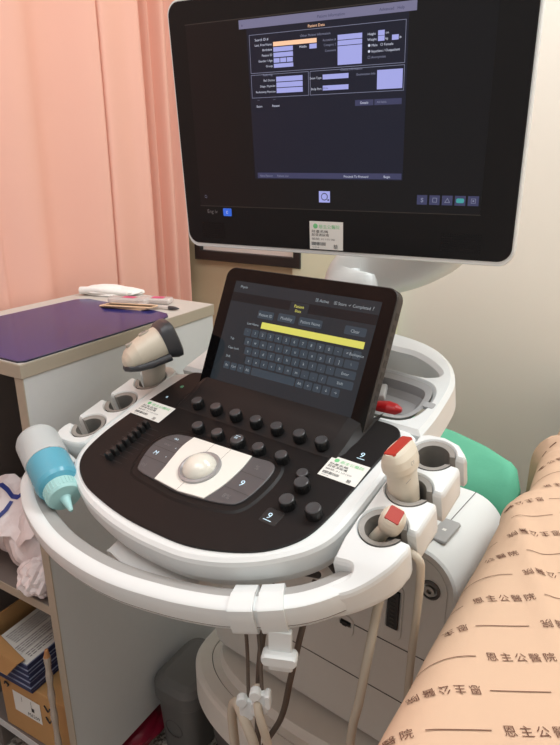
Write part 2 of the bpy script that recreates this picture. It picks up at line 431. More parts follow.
# rotary knobs
def knob(u, v, w0=.002, r=.0088, h=.0128, lit=False):
    b = MB(); F = CF @ Matrix.Translation((u, v, w0))
    lathe(b, [(r, 0), (r, h * .75), (r * .92, h * .93)], F, 'knob', 24, caps=False)
    for k in range(12):
        a = 2 * math.pi * k / 12; box(b, (-.0006, r - .0004, .001), (.0006, r + .0005, h * .72), 'knob', F @ Matrix.Rotation(a, 4, 'Z'))
    lathe(b, [(r * .92, h * .93), (r * .8, h), (0.0002, h * .96)], F, 'knobcap', 24, caps=False)
    k = b.build('rotary_knob', mach)
    if lit:
        b = MB(); text(b, 'm', -.004, -.0018, .007, F, 'led', h + .0006); rect(b, -.004, .0035, .004, .0042, F, 'led', h + .0006)
        b.build('lit_mark', k)
def ramp_w(v): return .0015 + max(0, min(1, (v + .058) / .056)) ** 1.3 * .0115
for u in (-.121, -.083, -.045, -.0075, .029, .067, .102): knob(u, -.043, ramp_w(-.036))
for i, u in enumerate((-.081, -.0435, -.0065, .030, .068)): knob(u, -.0855, lit=(i == 2), r=.0102 if i == 2 else .0088)
knob(.107, -.096, h=.006, r=.0078)
for u, v in ((.120, -.115), (.1205, -.146), (.1565, -.144)): knob(u, v, r=.0098)

# slide controls
for k in range(8):
    v = -.186 + k * .0106; u = -.162 + (0 if k < 5 else -.0012 * (k - 4))
    b = MB(); box(b, (-.022, -.0007, .0015), (.026, .0007, .0022), 'knob', CF @ Matrix.Translation((u, v, 0)))
    sl = b.build('slide_slot', mach)
    b = MB(); F = CF @ Matrix.Translation((u + .001, v, .002)); prism(b, rrect(-.0055, -.0038, .0055, .0038, .001, 3), [(0, 0), (.0004, .008), (.0012, .0105), (.0018, .011)], F, 'knob'); rect(b, -.002, -.0004, .002, .0004, F, 'knobcap', .0112)
    b.build('slide_cap', sl)

# trackball pad
pad = smooth_closed([(-.072, -.103), (-.090, -.105), (-.104, -.109), (-.115, -.120), (-.120, -.138), (-.116, -.158), (-.106, -.180), (-.096, -.187), (-.063, -.190), (-.017, -.1925), (.023, -.187), (.056, -.179), (.067, -.171), (.072, -.156), (.074, -.13), (.071, -.107), (.060, -.097), (.030, -.099), (-.02, -.101)], 5)
b = MB(); prism(b, inset(ccw(pad), -.012), [(0, .0018), (.004, .0038), (.012, .0042)], CF, 'black', cap0=False); b.build('pad_surround', mach)
b = MB(); prism(b, pad, [(0, .004), (0, .006), (.001, .0066)], CF, 'greybutton', cap0=False); b.build('button_plate', mach)
b = MB()
wl = [tuple(q[:2]) for q in smooth_open([(-.0725, -.1035), (-.0748, -.124), (-.071, -.148), (-.066, -.170), (-.0632, -.1895)], 4)]
wr = [tuple(q[:2]) for q in smooth_open([(.0225, -.1865), (.0295, -.162), (.032, -.140), (.0318, -.118), (.0295, -.0995)], 4)]
prism(b, wl + [(-.017, -.192)] + wr + [(-.02, -.1015)], [(0, .0066), (0, .0078), (.0005, .0082)], CF, 'whitebutton', cap0=False)
for x0, y0, x1, y1 in ((-.034, -.125, -.0336, -.102), (-.005, -.125, -.0046, -.101), (-.020, -.1915, -.0196, -.166)): rect(b, x0, y0, x1, y1, CF, 'darkseam', .0084)
b.build('white_button_plate', mach)
for F, x0, y0, x1, y1 in ((CF, .032, -.1275, .073, -.127), (CF, .031, -.158, .072, -.1575), (CF, -.113, -.123, -.075, -.1225), (CF, -.118, -.140, -.073, -.1395), (CF, -.116, -.162, -.069, -.1615)):
    b = MB(); rect(b, x0, y0, x1, y1, F, 'darkseam', .0069); b.build('button_gap', mach)
for s, x, y, z, m in (('oo', -.098, -.1185, .007, 'led'), ('ooo', -.104, -.133, .007, 'greyink'), ('M', -.105, -.154, .010, 'led'), ('o', -.082, -.133, .004, 'led'), ('o', -.082, -.152, .004, 'led'), ('(o)', -.104, -.178, .008, 'greyink'),
                      ('%', .046, -.117, .010, 'greyink'), ('9', .046, -.149, .014, 'led'), ('8%', .040, -.174, .010, 'greyink')):
    b = MB(); text(b, s, x, y, z, CF, m, .0071); b.build('button_symbol', mach)
b = MB(); F = CF @ Matrix.Translation((-.0195, -.1480, .008)); lathe(b, [(.0290, 0), (.0285, .003), (.0258, .0036), (.0215, .0016)], F, 'ballring', 36, caps=False); b.build('trackball_ring', mach)
b = MB(); rr = .0228; lathe(b, [(max(rr * math.cos(R(a)), .0002), .000 + rr * math.sin(R(a)) * .75) for a in (-5, 3, 11, 19, 27, 35, 43, 51, 59, 67, 75, 83, 90)], F, 'ball', 36, caps=False); b.build('trackball', mach, smooth=80)

# lit symbols on the panel
for s, u, v, z, m in (('e', -.194, -.045, .009, 'led'), ('@', -.192, -.013, .006, 'ledgreen'), ('9', .152, -.038, .013, 'led'), ('9', .107, -.173, .013, 'led')):
    b = MB(); text(b, s, u, v, z, CF, m, .0027)
    if s == '9':
        rect(b, u - .001, v - .003, u + .010, v - .002, CF, m, .0027)
    b.build('lit_symbol', mach)
b = MB(); prism(b, rrect(.101, -.180, .125, -.157, .003), [(0, .0018), (.0008, .0026)], CF, 'knob', cap0=False); b.build('power_key', mach)

# stickers
def sticker(name, F, x0, y0, x1, y1, w, parent):
    W, H = x1 - x0, y1 - y0; b = MB(); t = .0003
    prism(b, [(x0, y0), (x1, y0), (x1, y1), (x0, y1)], [(0, w), (0, w + t)], F, 'paper'); z = w + t + .0002
    X = lambda f: x0 + W * f
    Y = lambda f: y1 - H * f
    prism(b, circ(X(.18), Y(.17), H * .09, 12), [(0, z), (0, z + .0001)], F, 'green_ink')
    text(b, '\u6069\u4e3b\u516c\u91ab\u9662', X(.28), Y(.24), H * .15, F, 'green_ink', z, width=W * .62)
    text(b, '\u8ca1\u7522\u540d\u7a31', X(.06), Y(.40), H * .11, F, 'ink', z, width=W * .5)
    text(b, '\u8d85\u97f3\u6ce2\u8a2d\u5099', X(.06), Y(.52), H * .11, F, 'ink', z, width=W * .52)
    text(b, '\u7de8\u865f 3110106', X(.06), Y(.66), H * .09, F, 'greyink', z, width=W * .7)
    rnd = random.Random(5); x = X(.06)
    while x < X(.50):
        d = W * rnd.choice((.006, .01, .016)); rect(b, x, Y(.86), x + d, Y(.74), F, 'ink', z); x += d + W * rnd.choice((.007, .012))
    text(b, '31101-06', X(.08), Y(.95), H * .07, F, 'greyink', z)
    text(b, '\u9a57', X(.72), Y(.94), H * .17, F, 'ink', z)
    return b.build(name, parent, smooth=0)
sticker('asset_sticker', CF, -.219, -.097, -.155, -.060, .0022, mach)
sticker('asset_sticker', CF, .122, -.086, .1755, -.049, .0022, mach)

# touch screen
tab = rrect(-.166, -.002, .136, .199, [.006, .006, .016, .016])
b = MB(); prism(b, tab, [(.004, -.021), (0, -.017), (0, -.002), (.0012, -.0004)], TF, 'tabletside'); ts = b.build('touch_screen', mach)
b = MB(); prism(b, inset(ccw(tab), .0012), [(0, -.0006), (.0003, .0004)], TF, 'blackgloss', cap0=False); b.build('front_glass', ts)
b = MB()
for k in range(9): box(b, (.1358, .03 + k * .016, -.014), (.1366, .04 + k * .016, -.006), 'darkseam', TF)
b.build('side_vent', ts)
b = MB(); w = .0007
prism(b, [(-.145, .0195), (.1125, .0195), (.1155, .178), (-.142, .178)], [(0, .0002), (0, w)], TF, 'tab_bg', cap0=False)
w += .0002
rect(b, -.142, .146, .1148, .160, TF, 'tab_dark', w); rect(b, -.0285, .142, .004, .159, TF, 'tab_bg', w + .0002)
text(b, 'Patient', -.0125, .1515, .0062, TF, 'tab_yellow', w + .0005, align='C'); text(b, 'Data', -.0125, .145, .0055, TF, 'tab_yellow', w + .0005, align='C')
text(b, 'Physio', -.13, .168, .0055, TF, 'tab_text', w)
for s, x in (('\u25a3 Active', .012), ('\u25a3 Store', .043), ('\u2713 Completed', .066)): text(b, s, x, .165, .0062, TF, 'tab_text', w)
text(b, '?', .104, .165, .0075, TF, 'tab_text', w)
for s, x0, x1, y in (('Patient ID', -.083, -.053, .131), ('Modality', -.045, -.014, .132), ('Patient Name', -.007, .033, .132), ('Clear', .070, .104, .132)):
    prism(b, rrect(x0, y - .0045, x1, y + .0075, .002, 3), [(0, w), (0, w + .0002)], TF, 'tab_key', cap0=False); text(b, s, (x0 + x1) / 2, y - .001, .0062, TF, 'tab_text', w + .0004, align='C')
text(b, 'Last Name', -.099, .114, .0052, TF, 'tab_text', w)
rect(b, -.0715, .1118, .1055, .1215, TF, 'tab_yellow', w)
rows = [('`1234567890-=', 'Backspace', -.094, .1015), ('qwertyuiop[]', '\\', -.0885, .0875), ("asdfghjkl;'", 'Enter', -.084, .0735), ('zxcvbnm,./', 'Shift', -.078, .0595)]
lead = ['', 'Tab', 'Caps Lock', 'Shift']
for (keys, end, x, y), l in zip(rows, lead):
    if l:
        prism(b, rrect(-.127, y - .005, x - .0085, y + .0065, .0018, 3), [(0, w), (0, w + .0002)], TF, 'tab_bg', cap0=False); text(b, l, -.124, y - .001, .0052, TF, 'tab_text', w + .0004)
    for c in keys:
        prism(b, rrect(x - .0066, y - .005, x + .0066, y + .0065, .0018, 3), [(0, w), (0, w + .0002)], TF, 'tab_key', cap0=False)
        text(b, c, x, y - .0012, .0062, TF, 'tab_text', w + .0004, align='C'); x += .0148
    prism(b, rrect(x - .0066, y - .005, .1045, y + .0065, .0018, 3), [(0, w), (0, w + .0002)], TF, 'tab_key', cap0=False)
    text(b, end, (x - .0066 + .1045) / 2, y - .001, .0055, TF, 'tab_text', w + .0004, align='C')
y = .0455
for x0, x1, s in ((-.124, -.112, 'Fn'), (-.110, -.098, 'Ctrl'), (-.096, -.084, '<'), (-.082, -.070, 'Alt'), (-.068, .012, ''), (.014, .027, 'Alt'), (.029, .042, '\u2190'), (.044, .057, '\u2191'), (.059, .072, '\u2193'), (.074, .087, '\u2192')):
    prism(b, rrect(x0, y - .005, x1, y + .0065, .0018, 3), [(0, w), (0, w + .0002)], TF, 'tab_key', cap0=False)
    if s: text(b, s, (x0 + x1) / 2, y - .001, .0055, TF, 'tab_text', w + .0004, align='C')
b.build('touch_display', ts, smooth=0, fix=False)

# probe holders
def holder(name, side):
    cx = .231 if side > 0 else -.263
    us = (lambda u: u) if side > 0 else (lambda u: -.032 - u)      # mirrored about the console axis
    vs = (.005, -.059, -.1225) if side > 0 else (-.015, -.081, -.147)
    r, hw = .0262, .0068
    out = [(us(.200), .034 if side > 0 else .012)]
    if side > 0: out += [(us(.212), .040), (us(.232), .042), (us(.252), .036), (us(.264), .024)]
    else: out += [(us(.205), .024), (us(.222), .030), (us(.245), .026), (us(.262), .014)]
    a0 = math.asin(hw / r)
    for v in vs:
        edge = us(.2695)
        out += [(edge, v + hw + .004), (us(.267), v + hw)]
        for i in range(33):
            a = a0 + (2 * math.pi - 2 * a0) * i / 32
            out.append((us(.231 + r * math.cos(a)), v + r * math.sin(a)))
        out += [(us(.267), v - hw), (edge, v - hw - .004)]
    v0 = vs[-1]
    if side > 0: out += [tuple(q[:2]) for q in smooth_open([(.2705, -.1405), (.2660, -.160), (.2525, -.181), (.2330, -.2025), (.2120, -.2185)], 4)] + [tuple(q[:2]) for q in smooth_open([(.1980, -.2100), (.2140, -.1970), (.2245, -.1850), (.2220, -.1765), (.2080, -.1775), (.2005, -.1785)], 4)] + [(.2003, v0 - .03)]
    else: out += [(us(.2715), v0 - .018), (us(.270), v0 - .030), (us(.262), v0 - .040), (us(.245), v0 - .044), (us(.225), v0 - .042), (us(.2075), v0 - .038), (us(.2005), v0 - .03)]
    b = MB(); prism(b, out, [(.006, -.042), (.001, -.036), (0, -.03), (0, -.006), (.0012, -.002), (.003, 0.0003)] if side < 0 else [(.004, -.048), (.001, -.042), (0, -.036), (0, -.006), (.0012, -.002), (.003, 0.0003)], CF, 'white')
    if side > 0:                                                     # the front end dips to meet the ring handle
        inv = CF.inverted()
        for i, q in enumerate(b.v):
            c = inv @ V(q); k = max(0, min(1, (-.145 - c.y) / .065)); c.z -= .0202 * k * k * (3 - 2 * k) if c.z > -.02 else .012 * k; b.v[i] = tuple(CF @ c)
    h = b.build(name, mach)
    for v in vs:
        # grey lip with the slot left open, and the inside of the cup
        a1 = math.asin(min(.9, hw / (r * .74)))
        ring = [(us(.231 + r * math.cos(a0 + (2 * math.pi - 2 * a0) * i / 40)), v + r * math.sin(a0 + (2 * math.pi - 2 * a0) * i / 40)) for i in range(41)]
        inn = [(us(.231 + r * .76 * math.cos(a1 + (2 * math.pi - 2 * a1) * i / 40)), v + r * .76 * math.sin(a1 + (2 * math.pi - 2 * a1) * i / 40)) for i in range(41)]
        b = MB()
        lv = [(ring, -.038), (ring, -.0006), (inn, -.0022), ([(us(.231) + (x - us(.231)) * .86, v + (y - v) * .86) for x, y in inn], -.038)]
        rg = [[CF @ V((x, y, w)) for x, y in p] for p, w in lv]
        for a, (r0, r1) in enumerate(zip(rg, rg[1:])):
            b.add(r0 + r1, [[i, i + 1, 41 + i + 1, 41 + i] for i in range(40)], ('cup', 'lip', 'cup')[a])
        for i in (0, 40):
            b.add([q[i] for q in rg], [[0, 1, 2, 3]], 'lip')
        lathe(b, [(r * .98, -.039), (.0005, -.039)], CF @ Matrix.Translation((us(.231), v, 0)), 'cup', 24, caps=False)
        b.build('cup_liner', h)
    return h
hr = holder('probe_holder', 1); hl = holder('probe_holder', -1)

# ring handle round the front
ringp = [(-.3005, -.165), (-.302, -.20), (-.298, -.232), (-.284, -.258), (-.261, -.276), (-.225, -.294), (-.185, -.307), (-.150, -.315), (-.112, -.3195), (-.059, -.3205), (-.008, -.316), (.041, -.306), (.085, -.294), (.132, -.276), (.181, -.247), (.208, -.223), (.229, -.194), (.240, -.172)]
rpath = [tuple(q[:2]) for q in smooth_open(ringp, 6)]
ROFF = -.018
sec = [(-.004, -.054), (-.028, -.048), (-.031, -.040), (-.0305, -.031), (-.028, -.0275), (-.0145, -.0215), (-.012, -.0195), (.0008, -.0190), (.0036, -.0206), (.0052, -.0260), (.0068, -.0350), (.0068, -.0436), (.0062, -.0442), (.0068, -.0448), (.0058, -.0490), (.002, -.0535)]
secm = ['white', 'grey_rubber', 'grey_rubber', 'grey_rubber', 'grey_rubber', 'white', 'white', 'white', 'white', 'white', 'white', 'seam', 'seam', 'white', 'white', 'white']
def sweep(mb, path, sec, mats, F, grow=0.0):
    n = len(sec); rings = []
    cs, cw = sum(s for s, _ in sec) / n, sum(w for _, w in sec) / n
    for i, p in enumerate(path):
        a, c = path[max(i - 1, 0)], path[min(i + 1, len(path) - 1)]
        t = V((c[0] - a[0], c[1] - a[1], 0)).normalized(); nn = V((t.y, -t.x, 0))
        rings.append([F @ (V((p[0], p[1], 0)) + nn * (s + math.copysign(grow, s - cs)) + V((0, 0, w + math.copysign(grow, w - cw)))) for s, w in sec])
    for r0, r1 in zip(rings, rings[1:]):
        for j in range(n):
            k = (j + 1) % n; mb.add([r0[j], r0[k], r1[k], r1[j]], [[0, 1, 2, 3]], mats[j])
    mb.add(rings[0], [list(range(n))], mats[0]); mb.add(rings[-1], [list(range(n))], mats[0])
def weld(o):
    bm = bmesh.new(); bm.from_mesh(o.data); bmesh.ops.remove_doubles(bm, verts=bm.verts, dist=1e-6); bmesh.ops.recalc_face_normals(bm, faces=bm.faces); bm.to_mesh(o.data); bm.free()
    o.data.polygons.foreach_set('use_smooth', [True] * len(o.data.polygons)); o.data.set_sharp_from_angle(angle=R(40)); return o
b = MB(); sweep(b, rpath, sec, secm, CF); weld(b.build('ring_handle', mach))
# bridges between ring and console
b = MB(); tube(b, [CF @ V(p) for p in ((-.292, -.196, -.022), (-.262, -.205, -.022), (-.225, -.212, -.022))], .0125, 'white', 16); b.build('handle_bridge', mach)

# monitor
a = R(4.1); MXm = V((math.cos(a), math.sin(a), 0)); MU = V((-.0086, -.086, .9963)); MU = (MU - MXm * MU.dot(MXm)).normalized()
MOF = frame((-0.387, 0.8444, 1.3157), MXm, MU)
mo = rrect(-.2975, -.1815, .2385, .188, .021, 8)
b = MB(); prism(b, mo, [(.03, -.040), (.006, -.036), (.001, -.028), (0, -.020), (0, -.003), (.0015, -.0005)], MOF, 'white'); mon = b.build('monitor', mach)
b = MB(); prism(b, rrect(-.294, -.1745, .235, .1845, .019, 8), [(0, -.002), (0, .0006), (.0012, .0014)], MOF, 'bezel', cap0=False); b.build('bezel', mon)
b = MB(); w = .0016
prism(b, [(-.264, -.1115), (.189, -.1115), (.189, .152), (-.264, .152)], [(0, .0012), (0, w)], MOF, 'screen', cap0=False)
for y0, y1 in ((-.1125, -.1115), (.152, .153)): rect(b, -.265, y0, .190, y1, MOF, 'darkseam', w)
w += .0003; w2 = w + .0003; w3 = w2 + .0003
prism(b, [(-.157, -.068), (.0795, -.068), (.0795, .146), (-.159, .146)], [(0, w - .0001), (0, w)], MOF, 'ui_win', cap0=False)
rect(b, -.171, .139, .0895, .1505, MOF, 'ui_bar', w2)
text(b, 'Patient Information', -.048, .1425, .0052, MOF, 'ui_btn', w3); text(b, 'Advanced   Help', .040, .1425, .0050, MOF, 'ui_btn', w3); text(b, '\u00bb', -.167, .142, .006, MOF, 'ui_btn', w3)
text(b, 'Patient Data', -.062, .1325, .0050, MOF, 'ui_orange', w2)
outline(b, -.155, .0805, .0765, .1305, .0006, MOF, 'ui_dim', w2); outline(b, -.155, .0475, -.062, .0785, .0006, MOF, 'ui_dim', w2); outline(b, -.060, .0475, .0765, .0785, .0006, MOF, 'ui_dim', w2)
text(b, 'Search ID #', -.146, .1218, .0046, MOF, 'ui_text', w2); text(b, 'Other Patient Information', -.074, .1218, .0043, MOF, 'ui_dim', w2)
for s, y in (('Last, First Name', .1152), ('Birthdate', .1085), ('Patient ID', .1015), ('Gender / Age', .0945), ('Group', .0875)): text(b, s, -.1185, y, .0042, MOF, 'ui_text', w2, align='R')
rect(b, -.1165, .1135, -.0490, .1190, MOF, 'ui_orange', w2)
for y in (.1065, .0995): rect(b, -.1165, y, -.0855, y + .0058, MOF, 'ui_field', w2)
for x in (-.1165, -.1060, -.0955): rect(b, x, .0925, x + .0095, .0982, MOF, 'ui_field', w2)
rect(b, -.1165, .0860, -.0855, .0912, MOF, 'ui_field', w2)
text(b, 'Middle', -.0755, .1085, .0042, MOF, 'ui_text', w2); rect(b, -.0600, .1065, -.0490, .1124, MOF, 'ui_field', w2)
for s, y in (('Accession #', .1140), ('Category 2', .1080), ('Comment', .1010)): text(b, s, -.0205, y, .0040, MOF, 'ui_dim', w2, align='R')
rect(b, -.0180, .1138, .0170, .1200, MOF, 'ui_field', w2); rect(b, -.0180, .1072, .0170, .1130, MOF, 'ui_field', w2); rect(b, -.0180, .0835, .0170, .1064, MOF, 'ui_field', w2)
for s, y in (('Height', .1160), ('Weight', .1095)): text(b, s, .0245, y, .0042, MOF, 'ui_text', w2); rect(b, .0390, y - .0012, .0480, y + .0048, MOF, 'ui_field', w2)
text(b, 'cm', .049, .1162, .0040, MOF, 'ui_text', w2); text(b, 'kg', .049, .1095, .0040, MOF, 'ui_text', w2); rect(b, .0580, .1082, .0670, .1142, MOF, 'ui_field', w2); text(b, 'lb', .068, .1095, .0040, MOF, 'ui_text', w2)
for s, y, m in (('\u25cf Male   \u25cb Female', .1025, 'ui_text'), ('\u25cf Inpatient / Outpatient', .0955, 'ui_text'), ('\u25a1 Anonymize', .0885, 'ui_dim')): text(b, s, .025, y, .0044, MOF, m, w2)
text(b, 'Referring', -.135, .0762, .0042, MOF, 'ui_dim', w2); text(b, 'Clinical Information', -.014, .0762, .0040, MOF, 'ui_dim', w2)
for s, y in (('Ref. Doctor', .0690), ('Diagn. Physician', .0615), ('Performing Physician', .0540)): text(b, s, -.1155, y, .0039, MOF, 'ui_text', w2, align='R'); rect(b, -.1135, y - .0012, -.0715, y + .0053, MOF, 'ui_field', w2)
for s, y in (('Exam Type', .0680), ('Body Part', .0540)): text(b, s, -.0425, y, .0040, MOF, 'ui_text', w2, align='R'); rect(b, -.0405, y - .0012, -.0020, y + .0050, MOF, 'ui_field', w2)
text(b, 'Echo', -.0395, .0545, .0036, MOF, 'ui_btn', w3); text(b, 'Examination Info', .0365, .0690, .0040, MOF, 'ui_dim', w2, align='R'); rect(b, .0390, .0505, .0742, .0740, MOF, 'ui_field', w2)
for s, x, m in (('Exam', -.148, 'ui_text'), ('Patient', -.122, 'ui_text')): text(b, s, x, .0345, .0044, MOF, m, w2); text(b, '---', x + .002, .0435, .0040, MOF, 'ui_dim', w2)
rect(b, .0080, .0310, .0345, .0385, MOF, 'ui_btn', w2); text(b, 'Details', .0215, .0333, .0042, MOF, 'ui_text', w3, align='C'); rect(b, .0360, .0310, .0742, .0385, MOF, 'ui_btn', w2); text(b, 'All fields', .0395, .0333, .0040, MOF, 'ui_dim', w3)
rect(b, -.152, -.0665, .078, -.0585, MOF, 'ui_btn', w2 - .0001)
for s, x, m in (('New Patient', -.148, 'ui_dim'), ('Patient List', -.118, 'ui_dim'), ('Proceed To Protocol', -.0085, 'ui_text'), ('Begin', .052, 'ui_text')): text(b, s, x, -.0645, .0044, MOF, m, w3)
rect(b, -.0485, -.1010, -.0305, -.0845, MOF, 'ui_field', w)
prism(b, circ(-.0395, -.0925, .0055, 20), [(0, w), (0, w2)], MOF, 'ui_btn', cap0=False); prism(b, circ(-.0395, -.0925, .0042, 20), [(0, w2), (0, w3)], MOF, 'ui_field', cap0=False); rect(b, -.0345, -.0985, -.0320, -.0960, MOF, 'ui_btn', w2)
text(b, '\u25cb', -.255, -.099, .006, MOF, 'ui_dim', w)
for i, s in enumerate(('$', '\u25a1', '\u25b3', '', '\u25a3')):
    x = .1015 + i * .0175; rect(b, x, -.1000, x + .0145, -.0870, MOF, 'ui_btn', w)
    if s: text(b, s, x + .0072, -.0965, .0085, MOF, 'ui_dim', w2, align='C')
    else: prism(b, rrect(x + .002, -.0965, x + .0125, -.0905, .002, 3), [(0, w), (0, w2)], MOF, 'ui_teal', cap0=False)
b.build('display', mon, smooth=0, fix=False)
b = MB(); text(b, 'Eng iv', -.252, -.1235, .0085, MOF, 'greyink', .0018); b.build('model_lettering', mon, smooth=0)
b = MB(); prism(b, rrect(-.221, -.1275, -.205, -.1150, .0015, 3), [(0, .0013), (0, .0018)], MOF, 'ui_blue', cap0=False); text(b, '\u03b5', -.2155, -.1235, .008, MOF, 'ui_text', .0021); b.build('blue_badge', mon, smooth=0)
for x0, y0, x1, y1, nx, ny in ((-.263, -.164, -.222, -.140, 14, 8), (.139, -.163, .193, -.139, 18, 8)):
    b = MB()
    for i in range(nx):
        for j in range(ny):
            cx, cy = x0 + (x1 - x0) * i / (nx - 1), y0 + (y1 - y0) * j / (ny - 1); rect(b, cx - .0007, cy - .0007, cx + .0007, cy + .0007, MOF, 'blackgloss', .0016)
    b.build('speaker_grille', mon, smooth=0)
sticker('asset_sticker', MOF, -.065, -.1725, -.0095, -.1295, .0015, mon)

# monitor arm
b = MB()
pts = [V((-.41, .905, .985)), V((-.42, .945, 1.05)), V((-.425, .975, 1.085)), V((-.385, .985, 1.098)), V((-.31, .975, 1.128)), V((-.26, .95, 1.17)), V((-.27, .925, 1.24)), V((-.36, .905, 1.31))]
P = smooth_open(pts, 7); rings = []
for i, p in enumerate(P):
    t = (P[min(i + 1, len(P) - 1)] - P[max(i - 1, 0)]).normalized(); s = t.cross(V((0, -1, .3))).normalized(); u = s.cross(t); k = i / (len(P) - 1)
    hw = .054 - .014 * k; hd = .03
    rings.append([p + s * hw * math.copysign(abs(math.cos(2 * math.pi * j / 24)) ** .65, math.cos(2 * math.pi * j / 24)) + u * hd * math.copysign(abs(math.sin(2 * math.pi * j / 24)) ** .65, math.sin(2 * math.pi * j / 24)) for j in range(24)])
skin(b, rings, 'white'); b.build('monitor_arm', mach)
b = MB(); prism(b, rrect(-.10, -.06, .04, .06, .012), [(0, -.09), (0, -.036)], MOF, 'white'); b.build('monitor_mount', mon)
b = MB(); prism(b, circ(-.02, .205, .05, 28), [(0, -.005), (0, .012), (.006, .02)], CF, 'white'); b.build('arm_base', mach)

# pedestal, base and column (machine frame)
def Mp(x, y, z): return MF @ V((x, y, z))
b = MB(); FX = frame(MF @ V((0, 0, 0)), MX, UP, -MY)      # x right, y up, z towards the operator
body = rrect(-.232, .335, .254, .744, [.03, .02, .062, .062], 10)
prism(b, body, [(.0, -.285), (0, -.084), (.003, -.080)], FX, 'white', cap0=True, mats=['white', 'white', 'pedestal'])
prism(b, inset(ccw(body), .012), [(0, -.0795), (0, -.0785)], FX, 'pedestal', cap0=False)
ped = b.build('pedestal', mach)
b = MB()
for z in (.448, .553): box(b, (-.215, z, -.0784), (.24, z + .0016, -.0779), 'darkseam', FX)
b.build('panel_gap', ped)
b = MB(); box(b, (.2115, -.29, .7425), (.2127, -.075, .7446), 'darkseam', frame(MF @ V((0, 0, 0)), MX, -MY, UP).copy()) if False else rect(b, .1995, .080, .2007, .285, MF, 'darkseam', .7443); b.build('cover_gap', ped)
b = MB(); prism(b, rrect(.190, .112, .219, .176, .006), [(0, .7435), (.001, .7462), (.002, .7468)], MF, 'latch', cap0=False); rect(b, .201, .140, .207, .146, MF, 'paper', .7469); b.build('cover_latch', ped)
for x, z0, z1 in ((.1615, .565, .668), (.070, .600, .655), (.078, .525, .565)):
    b = MB(); plate(b, rrect(x - .0155, z0, x + .0155, z1, .012), [rrect(x - .0115, z0 + .02, x + .0115, z1 - .010, .004)], -.079, -.0765, FX, 'pedestal', .001); sk = b.build('socket_recess', ped)
    b = MB(); box(b, (x - .0095, z0 + .022, -.0785), (x + .0095, z1 - .012, -.0735), 'blackcable', FX, .001)
    for k in range(8): box(b, (x - .004, z0 + .026 + k * (z1 - z0 - .045) / 8, -.0735), (x + .004, z0 + .029 + k * (z1 - z0 - .045) / 8, -.0728), 'darkseam', FX)
    b.build('socket', sk)
b = MB(); F = FX @ Matrix.Translation((.2165, .684, -.0785)); lathe(b, [(.0155, 0), (.0155, .003), (.012, .005), (.011, .001)], F, 'skirt', 24, caps=False); lathe(b, [(.0085, 0), (.0085, .006), (.004, .006), (.0035, .002)], F, 'metal', 20); b.build('round_socket', ped)
b = MB(); prism(b, rrect(-.12, .09, .09, .25, .04), [(0, .735), (0, .93)], MF, 'skirt'); b.build('lift_column', mach)
base = smooth_closed([(-.285, .14), (-.272, .07), (-.235, .025), (-.18, -.004), (-.11, -.02), (-.01, -.028), (.09, -.022), (.16, -.006), (.215, .024), (.25, .07), (.262, .14), (.258, .22), (.20, .262), (-.02, .27), (-.23, .262), (-.285, .22)], 5)
b = MB(); prism(b, base, [(.012, .215), (.0, .235), (0, .296), (.004, .303), (.010, .306), (.034, .3065), (.0345, .3045), (.0355, .3045), (.036, .3065), (.05, .3070), (.056, .325)], MF, 'base', mats=['base'] * 6 + ['darkseam'] + ['base'] * 3); b.build('base_shell', mach)
b = MB(); prism(b, inset(ccw(base), .03), [(.02, .09), (0, .12), (0, .22)], MF, 'skirt'); b.build('base_skirt', mach)
for x, y in ((-.20, .09), (.18, .09), (-.20, .21), (.18, .21)):
    b = MB(); F = frame(MF @ V((x, y, .05)), MY, UP, MX)
    lathe(b, [(.02, -.017), (.047, -.017), (.05, -.012), (.05, .012), (.047, .017), (.02, .017)], F, 'blackcable', 28); wf = b.build('caster', mach)
    b = MB(); box(b, (-.024, -.01, .02), (.024, .03, .135), 'skirt', F @ Matrix.Rotation(R(-90), 4, 'X') @ Matrix.Translation((0, -.01, 0)) if False else frame(MF @ V((x, y, 0)), MX, MY, UP), .004); b.build('caster_fork', wf)
# ---------------------------------------------------------------- probes in the holders
def on_panel(u, v, w): return CF @ V((u, v, w))
# probe standing in the middle right cup
B0 = on_panel(.228, -.064, -.034); T0 = V((-.2010, .599, .9685))
r = thing('ultrasound_probe', 'beige ultrasound probe with long red top, upright in the middle right cup', 'ultrasound probe', B0)
b = MB(); ax = (T0 - B0).normalized(); dep = CY
secs = [(0, .0135, .0135, 0), (.12, .0160, .0160, 0), (.40, .0170, .0172, 0), (.58, .0165, .0175, .000), (.645, .0165, .0185, .000), (.665, .0178, .0215, .0), (.70, .0184, .0240, 0), (.78, .0182, .0262, 0), (.88, .0160, .0268, 0), (.96, .0118, .0258, 0), (1.0, .0088, .0248, 0)]
skin(b, rings_along(B0, T0, secs, MX, 28, 2.5), 'beige'); b.build('probe_body', r, smooth=50)
L = (T0 - B0).length; PF = frame(T0, (MX - ax * MX.dot(ax)).normalized(), ax.cross((MX - ax * MX.dot(ax)).normalized()))
b = MB(); prism(b, rrect(-.0072, -.0230, .0072, .0230, .003, 4), [(0, -.001), (.0006, .0012)], PF, 'red', cap0=False); b.build('red_top', r)
b = MB(); FS = frame(B0 + ax * L * .84 + PF.to_3x3() @ V((.0192, -.006, 0)), PF.to_3x3() @ V((0, 1, 0)), ax); text(b, 'C1', -.005, -.003, .007, FS, 'greyink', .0004); rect(b, -.02, -.017, -.008, -.0164, FS, 'greyink', .0)
b.build('probe_lettering', r, smooth=0)
